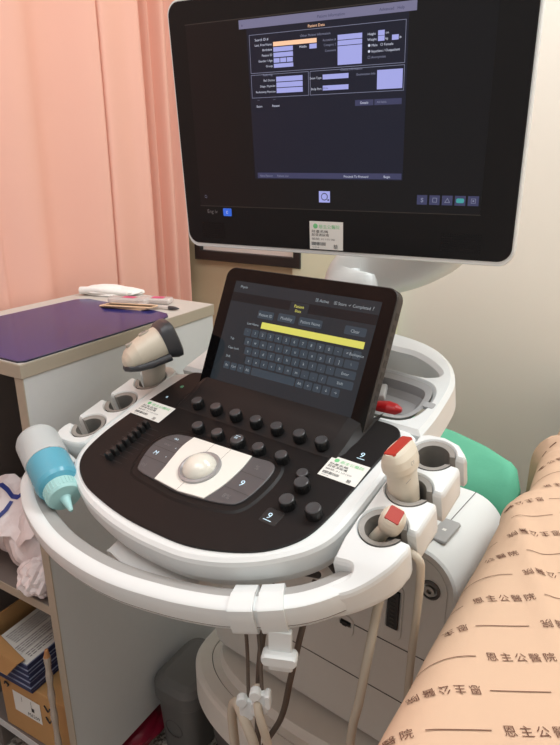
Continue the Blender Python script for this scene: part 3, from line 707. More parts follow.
# smaller probe lying back in the front right cup
B1 = on_panel(.2165, -.123, -.030); T1 = V((-.1780, .5340, .9215)); H1 = T1 + V((-.0095, .0150, -.0270))
r = thing('ultrasound_probe', 'small beige ultrasound probe with square red tip, in the front right cup', 'ultrasound probe', B1)
b = MB(); ax = (T1 - B1).normalized()
ax = (T1 - H1).normalized(); sd = (MX - ax * MX.dot(ax)).normalized()
skin(b, rings_along(H1, T1, [(-.12, .004, .004, 0), (.0, .0095, .0095, 0), (.18, .0128, .0128, 0), (.45, .0140, .0140, 0), (.75, .0135, .0138, 0), (.92, .0115, .0122, 0), (1.0, .0092, .0100, 0)], sd, 24, 2.4), 'beige')
skin(b, rings_along(B1, H1 + ax * .008, [(0, .0075, .0075, 0), (.3, .0082, .0082, 0), (.8, .0085, .0085, 0), (1, .008, .008, 0)], sd, 18), 'beige'); b.build('probe_body', r, smooth=50)
PF = frame(T1, sd, ax.cross(sd)); b = MB(); prism(b, rrect(-.0082, -.0090, .0082, .0090, .002, 4), [(0, -.0008), (.0006, .0012)], PF, 'red', cap0=False); b.build('red_tip', r)
b = MB(); tube(b, [B1 + ax * .012, on_panel(.232, -.122, -.028), on_panel(.252, -.1225, -.024), on_panel(.272, -.124, -.028), on_panel(.275, -.127, -.048), on_panel(.275, -.127, -.05) + V((-.002, .006, -.05)), on_panel(.275, -.127, -.05) + V((-.008, .020, -.16)), on_panel(.275, -.127, -.05) + V((-.012, .030, -.40))], .0046, 'cablebeige'); b.build('cable', r, smooth=60)
# dark-ended probe in the rear left cup
B2 = on_panel(-.262, -.016, -.027)
r = thing('ultrasound_probe', 'gun-shaped grey and beige probe with dark end, in the rear left cup', 'ultrasound probe', B2)
N2 = B2 + UP * .075 + MX * .002
b = MB(); skin(b, rings_along(B2, N2, [(0, .013, .013, 0), (.2, .0165, .0165, 0), (.55, .0185, .0185, 0), (.85, .0195, .0195, 0), (1, .019, .019, 0)], MX, 24, 2.4), 'probegrey'); b.build('grip', r, smooth=50)
A2 = V((-.6560, .6340, .9855)); E2 = V((-.6260, .6850, 1.0060)); ax = (E2 - A2).normalized()
sd = V((1, -.9, 0)); sd = (sd - ax * sd.dot(ax)).normalized(); upv = ax.cross(sd)
if upv.z < 0: sd = -sd; upv = ax.cross(sd)
L = (E2 - A2).length
b = MB(); skin(b, rings_along(A2, E2, [(-.06, .005, .004, -.006), (.0, .015, .010, -.005), (.12, .0215, .0150, -.003), (.34, .0265, .0200, -.001), (.65, .0285, .0235, .0), (1.0, .0285, .0250, .001)], sd, 28, 2.4), 'beige'); b.build('head_shell', r, smooth=50)
b = MB(); skin(b, rings_along(A2, E2, [(1.0, .0288, .0253, .001), (1.06, .0300, .0280, .001), (1.22, .0310, .0315, .000), (1.34, .0300, .0310, -.001), (1.38, .026, .027, -.001)], sd, 28, 3.2), 'probedark'); b.build('dark_end', r, smooth=50)
b = MB(); skin(b, rings_along(A2 - upv * .0075, E2 - upv * .0075, [(-.10, .006, .003, -.006), (.0, .0180, .0070, -.005), (.2, .0255, .0085, -.008), (.5, .0292, .0095, -.011), (1.02, .030, .0095, -.014)], sd, 28, 2.4), 'probedark'); b.build('dark_bumper', r, smooth=50)
for t, o_, ra, rb in ((.28, .0, .0062, .0042), (.72, .0, .0088, .0056)):
    c = A2 + ax * L * t + upv * (.0188 + .0056 * (t - .28) / .44) + sd * .002
    FB = frame(c, ax * .75 + sd * .0, upv.cross(ax)); FB = frame(c, ax, upv.cross(ax), upv)
    b = MB(); prism(b, circ(0, 0, ra, 24, rb), [(0, -.003), (0, .0012), (.0015, .0018)], FB, 'probegrey', cap0=False); rect(b, -ra * .4, -rb * .3, ra * .4, rb * .3, FB, 'greyink', .0020); b.build('probe_button', r)

# ---------------------------------------------------------------- gel bottle in the ring handle
CAPC = V((-.620, .467, .8470)); BOT = V((-.728, .514, .8850)); ax = (CAPC - BOT).normalized(); BL = (CAPC - BOT).length
r = thing('gel_bottle', 'clear squeeze bottle half full of blue gel, wedged nozzle down in the ring handle', 'gel bottle', CAPC - UP * .03)
BF = frame(BOT, ax.orthogonal().normalized(), ax.cross(ax.orthogonal().normalized()), ax)
rb = .0312
b = MB(); lathe(b, [(.001, .0), (.022, -.001), (.0285, .003), (rb, .010), (rb, BL * .47), (rb, BL - .022), (.0290, BL - .016), (.022, BL - .010), (.021, BL - .004)], BF, 'bottle', 40, mats=['bottle'] * 4 + ['bottle_low'] * 4, caps=False); b.build('bottle_shell', r, smooth=60)
b = MB(); lathe(b, [(.0005, BL * .47), (rb - .0012, BL * .47), (rb - .0012, BL - .023), (.0280, BL - .017), (.0210, BL - .011)], BF, 'gel', 40); b.build('gel', r, smooth=50)
b = MB(); lathe(b, [(.021, BL - .014), (.0235, BL - .012), (.0235, BL + .004), (.0215, BL + .0075), (.008, BL + .009), (.0065, BL + .012), (.0028, BL + .031), (.002, BL + .033), (.0005, BL + .033)], BF, 'cap', 36)
for k in range(30):
    F = BF @ Matrix.Rotation(2 * math.pi * k / 30, 4, 'Z'); box(b, (.0233, -.0008, BL - .011), (.0242, .0008, BL + .002), 'cap', F)
b.build('nozzle_cap', r, smooth=40)

# ---------------------------------------------------------------- cable hangers on the ring, cords and cables
def path_between(u0, u1):
    """stretch of the ring path between two u values on the right half"""
    out = []
    for p0, p1 in zip(rpath, rpath[1:]):
        if p1[1] < -.2 and p0[0] < u1 and p1[0] > u0:
            for k in range(4):
                t = k / 4; q = (p0[0] + (p1[0] - p0[0]) * t, p0[1] + (p1[1] - p0[1]) * t)
                if u0 <= q[0] <= u1: out.append(q)
    return out
secc = [s for i, s in enumerate(sec) if i not in (12,)]
def hanger(u0, u1, label):
    p = path_between(u0, u1); mid = p[len(p) // 2]
    r = thing('cable_hanger', label, 'cable hanger', CF @ V((mid[0], mid[1], -.05)), 'white hangers clipped on the ring handle')
    b = MB(); sweep(b, p, secc, ['white'] * len(secc), CF, grow=.0032); weld(b.build('clamp', r)); return r, mid
h1, m1 = hanger(.131, .1565, 'white cable hanger on the ring handle, the one nearer the gel bottle')
h2, m2 = hanger(.1595, .1835, 'white cable hanger on the ring handle with a white hook below it')
# hook below the right hanger; flat tab then a wide lip
p0 = V((-.2600, .434, .7985)); HF = frame(p0 + V((.002, 0, .004)), V((.93, .36, 0)).normalized() * .85, UP * .82, V((.36, -.93, 0)))
b = MB(); prism(b, rrect(-.0145, -.024, .0145, .012, .002), [(.001, -.004), (0, -.003), (0, .003), (.001, .004)], HF, 'white')
hk = smooth_open([(-.0, -.018, -.006), (-.004, -.026, 0)], 2)
prism(b, rrect(-.0225, -.035, .0225, -.018, .0065, 5), [(.002, -.004), (0, -.001), (0, .010), (.002, .013)], HF, 'white')
prism(b, rrect(-.0145, -.047, .0165, -.030, .003, 4), [(.002, -.006), (0, -.004), (0, .006), (.002, .008)], HF, 'white'); b.build('hook', h2)
for hg, c0, c1 in ((h1, V((-.302, .434, .800)), V((-.296, .428, .704))), (h2, V((-.288, .436, .806)), V((-.274, .422, .731)))):
    b = MB(); tube(b, [c0, c0 * .6 + c1 * .4 + V((.001, 0, 0)), c1], .0021, 'cabledark', 8); b.build('cord', hg)
    b = MB(); KF = frame(c1 + V((0, -.004, -.008)), V((.9, .42, .12)).normalized(), V((-.1, 0, 1)).normalized())
    prism(b, rrect(-.008, -.016, .0075, .011, .004, 4), [(.001, -.004), (0, -.003), (0, .003), (.001, .004)], KF, 'white')
    prism(b, circ(-.004, .010, .0065, 16), [(.001, -.004), (0, -.003), (0, .005), (.001, .006)], KF, 'white')
    prism(b, rrect(.006, -.006, .0125, .012, .003, 4), [(.001, -.006), (0, -.004), (0, .006), (.001, .008)], KF, 'white'); b.build('buckle', hg)
def back(pts): return [(p[0] * 1.04, p[1] * 1.04, 1.27 + (p[2] - 1.27) * 1.04) for p in pts]
def cable(label, pts, rad, m, name='probe_cable'):
    b = MB(); tube(b, [V(p) for p in pts], rad, m, 10)
    return tag(b.build(name, smooth=60), label, 'cable', 'cables hanging below the ring handle')
cable('beige cable looped through the left white buckle below the hangers', back([(-.300, .425, .42), (-.311, .423, .60), (-.313, .419, .68), (-.303, .414, .708), (-.288, .405, .705), (-.272, .400, .683), (-.261, .400, .64), (-.25, .41, .55), (-.24, .43, .42)]), .0058, 'cablebeige')
cable('beige cable running down through the right white buckle below the hangers', back([(-.272, .412, .752), (-.262, .396, .737), (-.251, .394, .705), (-.243, .398, .655), (-.235, .42, .55), (-.23, .44, .42)]), .0048, 'cablebeige')
cable('dark taupe cable hanging straight down behind the two buckles', [(-.305, .50, .80), (-.302, .465, .745), (-.2985, .45, .64), (-.30, .45, .50), (-.30, .46, .40)], .0040, 'cabledark')
cable('dark taupe cable slanting down behind the white hook', [(-.262, .52, .815), (-.256, .475, .775), (-.263, .464, .715), (-.276, .466, .650), (-.31, .47, .56), (-.33, .48, .42)], .0036, 'cabledark')
cable('beige cable hanging on its own under the right end of the ring handle', [(-.180, .545, .862), (-.186, .531, .822), (-.186, .505, .765), (-.190, .494, .70), (-.197, .490, .63), (-.20, .49, .42)], .0052, 'cablebeige')
# dark cables from the console underside to the pedestal
for x, lab in ((-.375, 'black cable under the console, seen left of the hangers'), (-.275, 'black cable under the console, seen above the hangers')):
    cable(lab, [(x, .565, .842), (x + .002, .58, .80), (x + .006, .66, .70), (x + .004, .745, .63)], .006, 'blackcable')

# red clip with a black lead in the rear tray
c = on_panel(.128, .078, -.019)
r = thing('red_clip', 'red plastic clip with black lead lying in the grey rear tray', 'clip', c)
b = MB(); A = on_panel(.108, .078, -.011); E = on_panel(.148, .085, -.013); skin(b, rings_along(A, E, [(0, .004, .004, 0), (.15, .0085, .007, 0), (.5, .0105, .0085, 0), (.8, .008, .007, 0), (1, .003, .003, 0)], CY, 18, 2.4), 'redclip'); b.build('clip_body', r, smooth=50)
b = MB(); tube(b, [A, on_panel(.100, .082, -.008), on_panel(.088, .092, -.006), on_panel(.075, .10, -.008)], .0022, 'blackcable', 8); tube(b, [A, on_panel(.104, .070, -.012), on_panel(.112, .058, -.016), on_panel(.118, .056, -.016)], .0024, 'blackcable', 8)
tube(b, [on_panel(.112, .066, -.012), on_panel(.098, .066, -.012), on_panel(.085, .064, -.014)], .003, 'blackcable', 8); b.build('lead', r)
c = on_panel(.075, .112, -.012)
b = MB(); F = CF @ Matrix.Translation((.078, .108, -.0215)) @ Matrix.Rotation(R(20), 4, 'Z'); box(b, (-.022, -.016, 0), (.03, .016, .011), 'laminate', F, .003); tag(b.build('small_box'), 'small white box in the rear tray beside the red clip', 'box')

# ---------------------------------------------------------------- cabinet and what is on and in it
X0, X1, Y0, Y1, ZT = -1.126, -.783, .543, 1.034, .982
cab = thing('cabinet', 'pale grey laminate open-sided cabinet standing left of the ultrasound machine', 'cabinet', ((X0 + X1) / 2, (Y0 + Y1) / 2, 0))
b = MB(); box(b, (X0, Y0, ZT - .024), (X1, Y1, ZT - .0008), 'edging', bev=.0012); rect(b, X0 + .001, Y0 + .001, X1 - .001, Y1 - .001, WORLD, 'counter', ZT - .0003); b.build('worktop', cab)
b = MB(); box(b, (X1 - .020, Y0 + .004, .09), (X1 - .002, Y1 - .004, ZT - .0245), 'laminate'); box(b, (X1 - .0206, Y0 + .0022, .09), (X1 - .0014, Y0 + .0040, ZT - .0245), 'edging'); b.build('side_panel', cab)
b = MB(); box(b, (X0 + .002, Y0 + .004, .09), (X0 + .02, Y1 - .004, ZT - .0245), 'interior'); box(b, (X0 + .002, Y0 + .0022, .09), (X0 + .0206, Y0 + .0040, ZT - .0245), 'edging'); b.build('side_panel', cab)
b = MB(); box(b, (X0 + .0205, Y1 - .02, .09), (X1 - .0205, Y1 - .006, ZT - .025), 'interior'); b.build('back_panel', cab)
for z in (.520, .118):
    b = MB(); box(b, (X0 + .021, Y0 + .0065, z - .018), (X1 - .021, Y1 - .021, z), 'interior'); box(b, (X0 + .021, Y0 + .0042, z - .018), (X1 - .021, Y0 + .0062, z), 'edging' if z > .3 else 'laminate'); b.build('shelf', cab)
for x in (X0 + .02, X1 - .05):
    for y in (Y0 + .02, Y1 - .05):
        b = MB(); box(b, (x, y, 0), (x + .03, y + .03, .0895), 'interior'); b.build('foot', cab)

# violet desk mat
b = MB(); pm = [(-1.075, .68), (-1.040, .935), (-.800, .915), (-.786, .865), (-.786, .552), (-.80, .5475), (-1.07, .5475)]
pm = [(-1.08, .560), (-1.06, .5475), (-.795, .5475), (-.786, .556), (-.784, .868), (-.789, .890), (-.805, .906), (-.83, .912), (-1.05, .925), (-1.07, .905)]
prism(b, pm, [(0, ZT), (0, ZT + .0022), (.0006, ZT + .0028)], WORLD, 'purple', mats=['padedge', 'padedge', 'purple']); tag(b.build('desk_mat'), 'glossy violet mat on top of the grey cabinet', 'desk mat')
def blob(c, rad, seed, m, squash=None, n=3, amp=.12, freq=5):
    bm = bmesh.new(); bmesh.ops.create_icosphere(bm, subdivisions=n, radius=1); rnd = random.Random(seed); ph = [(rnd.uniform(-1, 1), rnd.uniform(-1, 1), rnd.uniform(-1, 1), rnd.uniform(0, 6)) for _ in range(9)]
    vs = []
    for v in bm.verts:
        d = v.co.normalized(); k = 1 + amp * sum(abs(math.sin(freq * (a * d.x + bb * d.y + cc * d.z) + p)) - .6 for a, bb, cc, p in ph) / 4
        q = V((d.x * rad[0], d.y * rad[1], d.z * rad[2])) * k
        if squash is not None and c[2] + q.z < squash: q.z = squash - c[2]
        vs.append((c[0] + q.x, c[1] + q.y, c[2] + q.z))
    b = MB(); bm.faces.ensure_lookup_table(); b.add(vs, [[v.index for v in f.verts] for f in bm.faces], m); bm.free(); return b
# folded white towel
r = thing('folded_towel', 'white folded cloth at the back of the cabinet top against the curtain', 'towel', (-1.05, 1.0, ZT))
def slab(cx, cy, z0, z1, hx, hy, ang, rnd, m, n=5):
    b = MB(); p = [(cx + (x * math.cos(ang) - y * math.sin(ang)), cy + (x * math.sin(ang) + y * math.cos(ang))) for x, y in rrect(-hx, -hy, hx, hy, min(hx, hy) * .35, 6)]
    p = [(x + rnd.uniform(-.003, .003), y + rnd.uniform(-.003, .003)) for x, y in p]
    h = z1 - z0; prism(b, p, [(.004, z0), (0, z0 + h * .3), (0, z0 + h * .7), (.005, z1)], WORLD, m); return b
rnd = random.Random(2)
def turned(mb, c, a):
    ca, sa = math.cos(a), math.sin(a); mb.v = [(c[0] + (x - c[0]) * ca - (y - c[1]) * sa, c[1] + (x - c[0]) * sa + (y - c[1]) * ca, z) for x, y, z in mb.v]; return mb
turned(blob((-1.048, 1.000, ZT + .006), (.070, .034, .011), 31, 'cloth', squash=ZT + .0008, n=5, amp=.22, freq=4), (-1.048, 1.0), .55).build('cloth_layer', r, smooth=60)
turned(blob((-1.066, .992, ZT + .014), (.044, .024, .008), 35, 'cloth', squash=ZT + .0008, n=5, amp=.22, freq=4), (-1.066, .992), .6).build('cloth_layer', r, smooth=60)
b = MB(); tube(b, [(-1.105, .952, ZT + .011), (-1.075, .962, ZT + .013), (-1.04, .972, ZT + .012), (-1.0, .995, ZT + .008)], lambda t: .009 - .003 * t, 'cloth', 10); b.build('rolled_edge', r, smooth=70)
# bundle of wooden sticks
for i in range(9):
    a = R(12 + (i % 3) * 5 - 4); cx, cy = -.918 + (i % 3) * .009, .893 + (i // 3) * .008; z = ZT + .0031 + (i % 3) * .0024
    F = Matrix.Translation((cx, cy, z)) @ Matrix.Rotation(a, 4, 'Z'); b = MB(); prism(b, rrect(-.055, -.0075, .055, .0075, .007, 5), [(.0003, 0), (0, .0004), (0, .0016), (.0003, .002)], F, 'wood')
    tag(b.build('wooden_stick'), 'flat wooden stick in the small bundle on the violet mat', 'wooden stick', 'wooden sticks bundled on the violet mat')
r = thing('pink_packet', 'small packet with pink label lying behind the wooden sticks on the mat', 'packet', (-.95, .935, ZT + .003))
F = Matrix.Translation((-.938, .935, ZT + .0034)) @ Matrix.Rotation(R(15), 4, 'Z'); b = MB(); prism(b, rrect(-.045, -.013, .045, .013, .004), [(.003, 0), (0, .003), (0, .009), (.003, .013)], F, 'clear'); b.build('packet_body', r)
b = MB(); rect(b, -.012, -.009, .018, .009, F, 'pink', .0134); b.build('packet_label', r)
r = thing('pink_packet', 'clear packet with pink print at the far corner of the cabinet top', 'packet', (-.89, .985, ZT))
F = Matrix.Translation((-.900, .976, ZT + .0006)) @ Matrix.Rotation(R(20), 4, 'Z'); b = MB(); prism(b, rrect(-.038, -.016, .038, .016, .004), [(.003, 0), (0, .003), (0, .009), (.003, .012)], F, 'clear'); b.build('packet_body', r)
b = MB(); rect(b, -.006, -.010, .022, .010, F, 'pink', .0124); b.build('packet_label', r)
r = thing('pen', 'slim clear pen with dark tip lying on the cabinet top beside the packets', 'pen', (-.85, .94, ZT))
A, E = V((-.905, .930, ZT + .0045)), V((-.806, .945, ZT + .0045)); d = (E - A)
b = MB(); tube(b, [A, A + d * .75], .0042, 'clear', 12, sm=0); b.build('barrel', r)
b = MB(); tube(b, [A + d * .75, A + d * .92, E], lambda t: .0042 - .0034 * max(0, t - .3) / .7, 'pen_dark', 12, sm=4); b.build('tip', r)

# plastic bag on the shelf
r = thing('plastic_bag', 'crumpled milky plastic bag with blue stripes on the cabinet shelf', 'plastic bag', (-.90, .61, .521))
blob((-.905, .640, .588), (.078, .080, .075), 4, 'plasticbag', squash=.5215, n=4, amp=.20, freq=4).build('bag', r, smooth=12)
blob((-1.000, .665, .590), (.070, .085, .072), 9, 'plasticbag', squash=.5215, n=4, amp=.20, freq=4).build('bag', r, smooth=12)
blob((-.852, .572, .556), (.038, .040, .036), 12, 'plasticbag', squash=.5215, n=4, amp=.3, freq=7).build('bag_knot', r, smooth=10)
b = MB(); SF = frame((-.955, .600, .672), V((.95, .12, .10)).normalized(), V((-.1, .75, .62)).normalized())
vs = []; nx, ny = 16, 6
for i in range(nx + 1):
    for j in range(ny + 1):
        x = -.10 + .20 * i / nx; y = -.075 + .115 * j / ny; vs.append(SF @ V((x + .004 * math.sin(j * 2.3), y + .008 * math.sin(i * 1.3), .010 * math.sin(i * .9 + j * .7) - .25 * max(0, -y) * .5)))
b.add(vs, [[i * (ny + 1) + j, (i + 1) * (ny + 1) + j, (i + 1) * (ny + 1) + j + 1, i * (ny + 1) + j + 1] for i in range(nx) for j in range(ny)], 'plasticbag')
for i in range(nx):
    q = [vs[i * (ny + 1) + 4], vs[(i + 1) * (ny + 1) + 4], vs[(i + 1) * (ny + 1) + 5], vs[i * (ny + 1) + 5]]; n = SF.to_3x3() @ V((0, 0, .0015))
    c0, c1 = q[0] + (q[3] - q[0]) * .25, q[1] + (q[2] - q[1]) * .25; d0, d1 = q[0] + (q[3] - q[0]) * .75, q[1] + (q[2] - q[1]) * .75
    b.add([c0 + n, c1 + n, d1 + n, d0 + n], [[0, 1, 2, 3]], 'bagblue')
for j in range(2, 4):
    q = [vs[8 * (ny + 1) + j], vs[9 * (ny + 1) + j], vs[9 * (ny + 1) + j + 1], vs[8 * (ny + 1) + j + 1]]; b.add([q[0] + n, q[0] * .45 + q[1] * .55 + n, q[3] * .45 + q[2] * .55 + n, q[3] + n], [[0, 1, 2, 3]], 'bagblue')
b.build('bag_flap', r, smooth=30, fix=False)

# cardboard boxes and the pads
r = thing('cardboard_box', 'closed brown cardboard box with white label on the bottom shelf of the cabinet', 'cardboard box', (-.93, .7, .119))
b = MB(); F = Matrix.Translation((-.915, .555, .119)) @ Matrix.Rotation(R(2), 4, 'Z'); box(b, (-.105, 0, 0), (.100, .36, .145), 'card', F, .002); b.build('carton', r)
b = MB(); FF = F @ frame((0, -.0006, 0), (1, 0, 0), (0, 0, 1)); rect(b, -.066, .058, .016, .112, FF, 'paper', .0004); text(b, 'M6209', -.026, .064, .013, FF, 'ink', .0008); rect(b, -.012, .080, -.004, .090, FF, 'ink', .0008); rect(b, -.04, .092, -.039, .106, FF, 'ink', .0008); rect(b, -.012, .090, -.011, .106, FF, 'ink', .0008); b.build('shipping_label', r, smooth=0)
b = MB()
for z in (.118, .088):
    b = MB(); tube(b, [FF @ V((.03, z, .0)), FF @ V((.045, z - .004, .004)), FF @ V((.05, z + .004, .003))], .0015, 'ink', 6); b.build('strap_end', r)
b = MB(); tube(b, [FF @ V((-.088, .118, .001)), FF @ V((-.082, .128, .003)), FF @ V((-.074, .122, .002)), FF @ V((-.08, .114, .001))], .0016, 'ink', 6); b.build('strap_end', r)
ang = R(2.5); PX, PY = -.904, .546                   # front right corner of the stack
for i in range(10):
    z = .2655 + i * .0074
    F = Matrix.Translation((PX + .0012 * math.sin(i * 2.2), PY + .001 * math.cos(i * 3.1), z)) @ Matrix.Rotation(ang, 4, 'Z')
    b = MB(); hw, hl = .113, .200
    prism(b, [(-hw, 0), (0, 0), (0, hl), (-hw, hl)], [(0, 0), (0, .0052)], F, 'navy'); prism(b, [(-hw + .0006, .0006), (-.0006, .0006), (-.0006, hl - .0006), (-hw + .0006, hl - .0006)], [(0, .0052), (0, .0072)], F, 'padpage')
    o = b.build('paper_pad', smooth=0); tag(o, 'navy-edged paper pad in the stack under the printed sheet in the cabinet', 'paper pad', 'navy-edged pads stacked in the cabinet')
F = Matrix.Translation((PX, PY, .2655 + 10 * .0074)) @ Matrix.Rotation(ang, 4, 'Z'); b = MB(); prism(b, [(-.112, .0005), (-.0005, .0005), (-.0005, .199), (-.112, .199)], [(0, 0), (0, .0006)], F, 'paper')
rnd = random.Random(8)
for k in range(15):                                   # print runs along the long side
    x = -.100 + k * .0062
    if k in (6, 11): continue
    y = .018 if k > 6 else .03
    while y < (.185 if k % 3 else .12):
        d = rnd.uniform(.005, .016); rect(b, x, y, x + .0026, min(y + d, .19), F, 'greyink', .0009); y += d + .0025
rect(b, -.0335, .012, -.0328, .19, F, 'greyink', .0009)
tag(b.build('printed_sheet', smooth=0), 'white printed sheet lying on top of the navy pads in the cabinet', 'paper sheet')
r = thing('open_carton', 'open brown carton sleeve round the left and front of the navy pads', 'cardboard box', (-1.03, .60, .266))
b = MB(); box(b, (-1.040, .560, .2660), (-1.036, .76, .375), 'card'); b.build('carton_side', r)
b = MB(); q = [V((-1.034, .570, .3465)), V((-.912, .549, .3465)), V((-.914, .533, .3460)), V((-1.034, .533, .3460)), V((-.952, .530, .302)), V((-1.034, .530, .298))]; d = V((0, -.0012, .0016))
b.add(q + [p + d for p in q], [[0, 1, 2, 3], [3, 2, 4, 5], [9, 8, 7, 6], [11, 10, 8, 9], [0, 1, 7, 6], [1, 2, 8, 7], [2, 4, 10, 8], [4, 5, 11, 10]], 'card'); b.build('carton_flap', r, smooth=0)
r = thing('wrapped_roll', 'narrow shiny plastic-wrapped roll with orange end, standing at the cabinet front edge', 'roll', (-.83, .535, .12))
b = MB(); tube(b, [V((-.824, .5345, .002)), V((-.824, .5345, .26)), V((-.816, .5335, .415))], lambda t: .0062 + .0009 * math.sin(t * 40), 'wrap', 10, sm=20); b.build('wrapped_tube', r, smooth=30)
b = MB(); tube(b, [V((-.816, .5335, .415)), V((-.815, .5335, .4235)), V((-.8145, .5335, .432))], lambda t: .0060 - .003 * t, 'orange', 10, sm=3); b.build('orange_end', r)

# ---------------------------------------------------------------- bin and red bag on the floor
bx, by = -.717, .812
r = thing('waste_bin', 'small dark grey lidded waste bin on the floor between cabinet and machine base', 'waste bin', (bx, by, 0))
b = MB(); bo = lambda s: rrect(bx - .056 * s, by - .075 * s, bx + .060 * s, by + .085 * s, .035 * s, 6)
prism(b, bo(1), [(.016, 0), (.012, .01), (.003, .165)], WORLD, 'bin'); b.build('bin_body', r)
b = MB(); prism(b, bo(1), [(-.002, .160), (-.004, .163), (-.004, .195), (.006, .207), (.02, .212)], WORLD, 'bin'); b.build('bin_lid', r)
b = MB(); F = frame((bx, by - .0665, .085), (1, 0, 0), (0, 0, 1)); plate(b, circ(0.0, 0, .024, 24), [circ(0, 0, .0215, 24)], 0, .0022, F, 'skirt'); b.build('pedal_ring', r)
r = tag(blob((-.850, .735, .040), (.082, .105, .036), 21, 'maroon', squash=.001, n=5, amp=.15, freq=4).build('red_bag', smooth=40), 'dark red plastic bag on the floor under the cabinet side panel', 'bag')

# ---------------------------------------------------------------- green draped trolley behind the machine
M['green'] = mat('green_surgical_cloth', s2l(96, 178, 146), 0.85, noise=0.04, nscale=12, bump=0.25, bscale=60)
r = thing('draped_trolley', 'trolley covered with a green surgical cloth standing behind the machine', 'trolley', (-.33, 1.05, 0))
P = ccw([(-.52, 1.03), (-.30, .995), (-.13, .985), (-.125, 1.03), (-.26, 1.125), (-.38, 1.17), (-.52, 1.17)])
def lerp(tab, x):
    for (a, p), (c, q) in zip(tab, tab[1:]):
        if x <= c: return p + (q - p) * max(0, (x - a) / (c - a))
    return tab[-1][1]
b = MB(); xs = [-.53 + .0115 * i for i in range(37)]; vs = []; nc = 0
for x in xs:
    yf = lerp([(-.53, 1.01), (-.30, .978), (-.116, .966)], x); yb = lerp([(-.53, 1.18), (-.38, 1.182), (-.26, 1.140), (-.19, 1.098), (-.116, 1.036)], x)
    end = 1 - .06 * max(0, (x + .135) / .02) ** 2 if x > -.135 else 1
    col = [(x, yf + .003 * math.sin(x * 50), .33), (x, yf + .002 * math.sin(x * 50), .50)]
    for t, z in ((0, .66), (.02, .683), (.06, .700), (.13, .717), (.22, .731), (.34, .744), (.48, .754), (.62, .761), (.76, .765), (.86, .765), (.93, .762), (.97, .756), (.99, .747), (1, .733)):
        col.append((x, yf + (yb - yf) * t, z * end + .002 * math.sin(x * 31 + t * 9) * math.sin(t * 3.14) + .0014 * math.sin(x * 70 - t * 17) * math.sin(t * 3.14)))
    col += [(x, yb + .002 * math.sin(x * 50), .55), (x, yb + .003 * math.sin(x * 50), .33)]; vs += col; nc = len(col)
b.add(vs, [[i * nc + k, (i + 1) * nc + k, (i + 1) * nc + k + 1, i * nc + k + 1] for i in range(len(xs) - 1) for k in range(nc - 1)], 'green')
for i in (0, len(xs) - 1): b.add(vs[i * nc:(i + 1) * nc], [list(range(nc))], 'green')
b.build('green_cloth', r, smooth=60)
b = MB(); prism(b, P, [(0, .615), (0, .65)], WORLD, 'bedframe'); b.build('trolley_top', r)
for x, y in ((-.50, 1.05), (-.17, 1.0), (-.19, 1.07), (-.48, 1.16)):
    b = MB(); tube(b, [V((x, y, 0)), V((x, y, .615))], .012, 'metal', 12, sm=0); b.build('trolley_leg', r)

# ---------------------------------------------------------------- exam bed with printed sheet
M['sheet'] = mat('peach_paper_sheet', s2l(208, 174, 147), 0.8, noise=0.03, nscale=4, bump=0.06, bscale=500)
ZB = .80; RB = .05
EDGE = [(-.6, -.150), (.20, -.140), (.371, -.136), (.50, -.131), (.641, -.125), (.76, -.120), (.84, -.1175), (.872, -.121), (.895, -.116), (.925, -.101), (.96, -.096), (1.02, -.0975), (1.05, -.0965), (1.075, -.112), (1.10, -.092), (1.13, -.086), (1.20, -.086), (1.6, -.075)]
def edge(y):
    for (a, x0), (c, x1) in zip(EDGE, EDGE[1:]):
        if y <= c:
            t = max(0, (y - a) / (c - a)); t = t * t * (3 - 2 * t); return x0 + (x1 - x0) * t
    return EDGE[-1][1]
def hsheet(x, y):
    d = x - edge(y)
    if d < 0: return None
    z = ZB - RB + math.sqrt(max(0, RB * RB - max(0, RB - d) ** 2)) if d < RB else ZB
    # crease running from the edge towards the foot, and the gathered fold further up
    ux, uy = .084, -.235; L = math.hypot(ux, uy); ux /= L; uy /= L
    s = (x + .113) * ux + (y - .865) * uy; q = (x + .113) * -uy + (y - .865) * ux
    k = max(0, min(1, (s + .02) / .04)) * max(0, min(1, (.36 - s) / .12))
    z += .0058 * k * math.exp(-(q / .013) ** 2) - .002 * k * math.exp(-((q - .026) / .016) ** 2)
    g = y - 1.075 - .25 * (x + .08); f = math.exp(-((x + .085) / .055) ** 2)
    z += f * (.022 * math.exp(-(g / .011) ** 2) + .010 * math.exp(-((g + .028) / .009) ** 2) + .008 * math.exp(-((g - .03) / .010) ** 2))
    z += .0015 * math.sin(x * 23 + y * 9) + .001 * math.sin(y * 31 - x * 11)
    return z
bed = thing('exam_bed', 'examination bed covered with peach printed paper in the right foreground', 'bed', (.2, .6, 0))
b = MB(); ys = [.02 + i * .00625 for i in range(int((1.44 - .02) / .00625) + 1)]
ds = [0, .0006, .0025, .006, .011, .018, .027, .038, .05] + [.05 + .008 * i for i in range(1, 71)]
verts = []; nc = 0
for y in ys:
    e = edge(y); col = [(e - .004 + .006 * math.sin(y * 14), y, .36), (e - .002 + .003 * math.sin(y * 14), y, .6), (e, y, ZB - RB - .03)] + [(e + d, y, hsheet(e + d, y)) for d in ds]
    xr = col[-1][0]; col += [(xr + .03, y, ZB - .012), (xr + .045, y, ZB - .05), (xr + .047, y, .5)]; verts += col; nc = len(col)
b.add(verts, [[i * nc + j, i * nc + j + 1, (i + 1) * nc + j + 1, (i + 1) * nc + j] for i in range(len(ys) - 1) for j in range(nc - 1)], 'sheet')
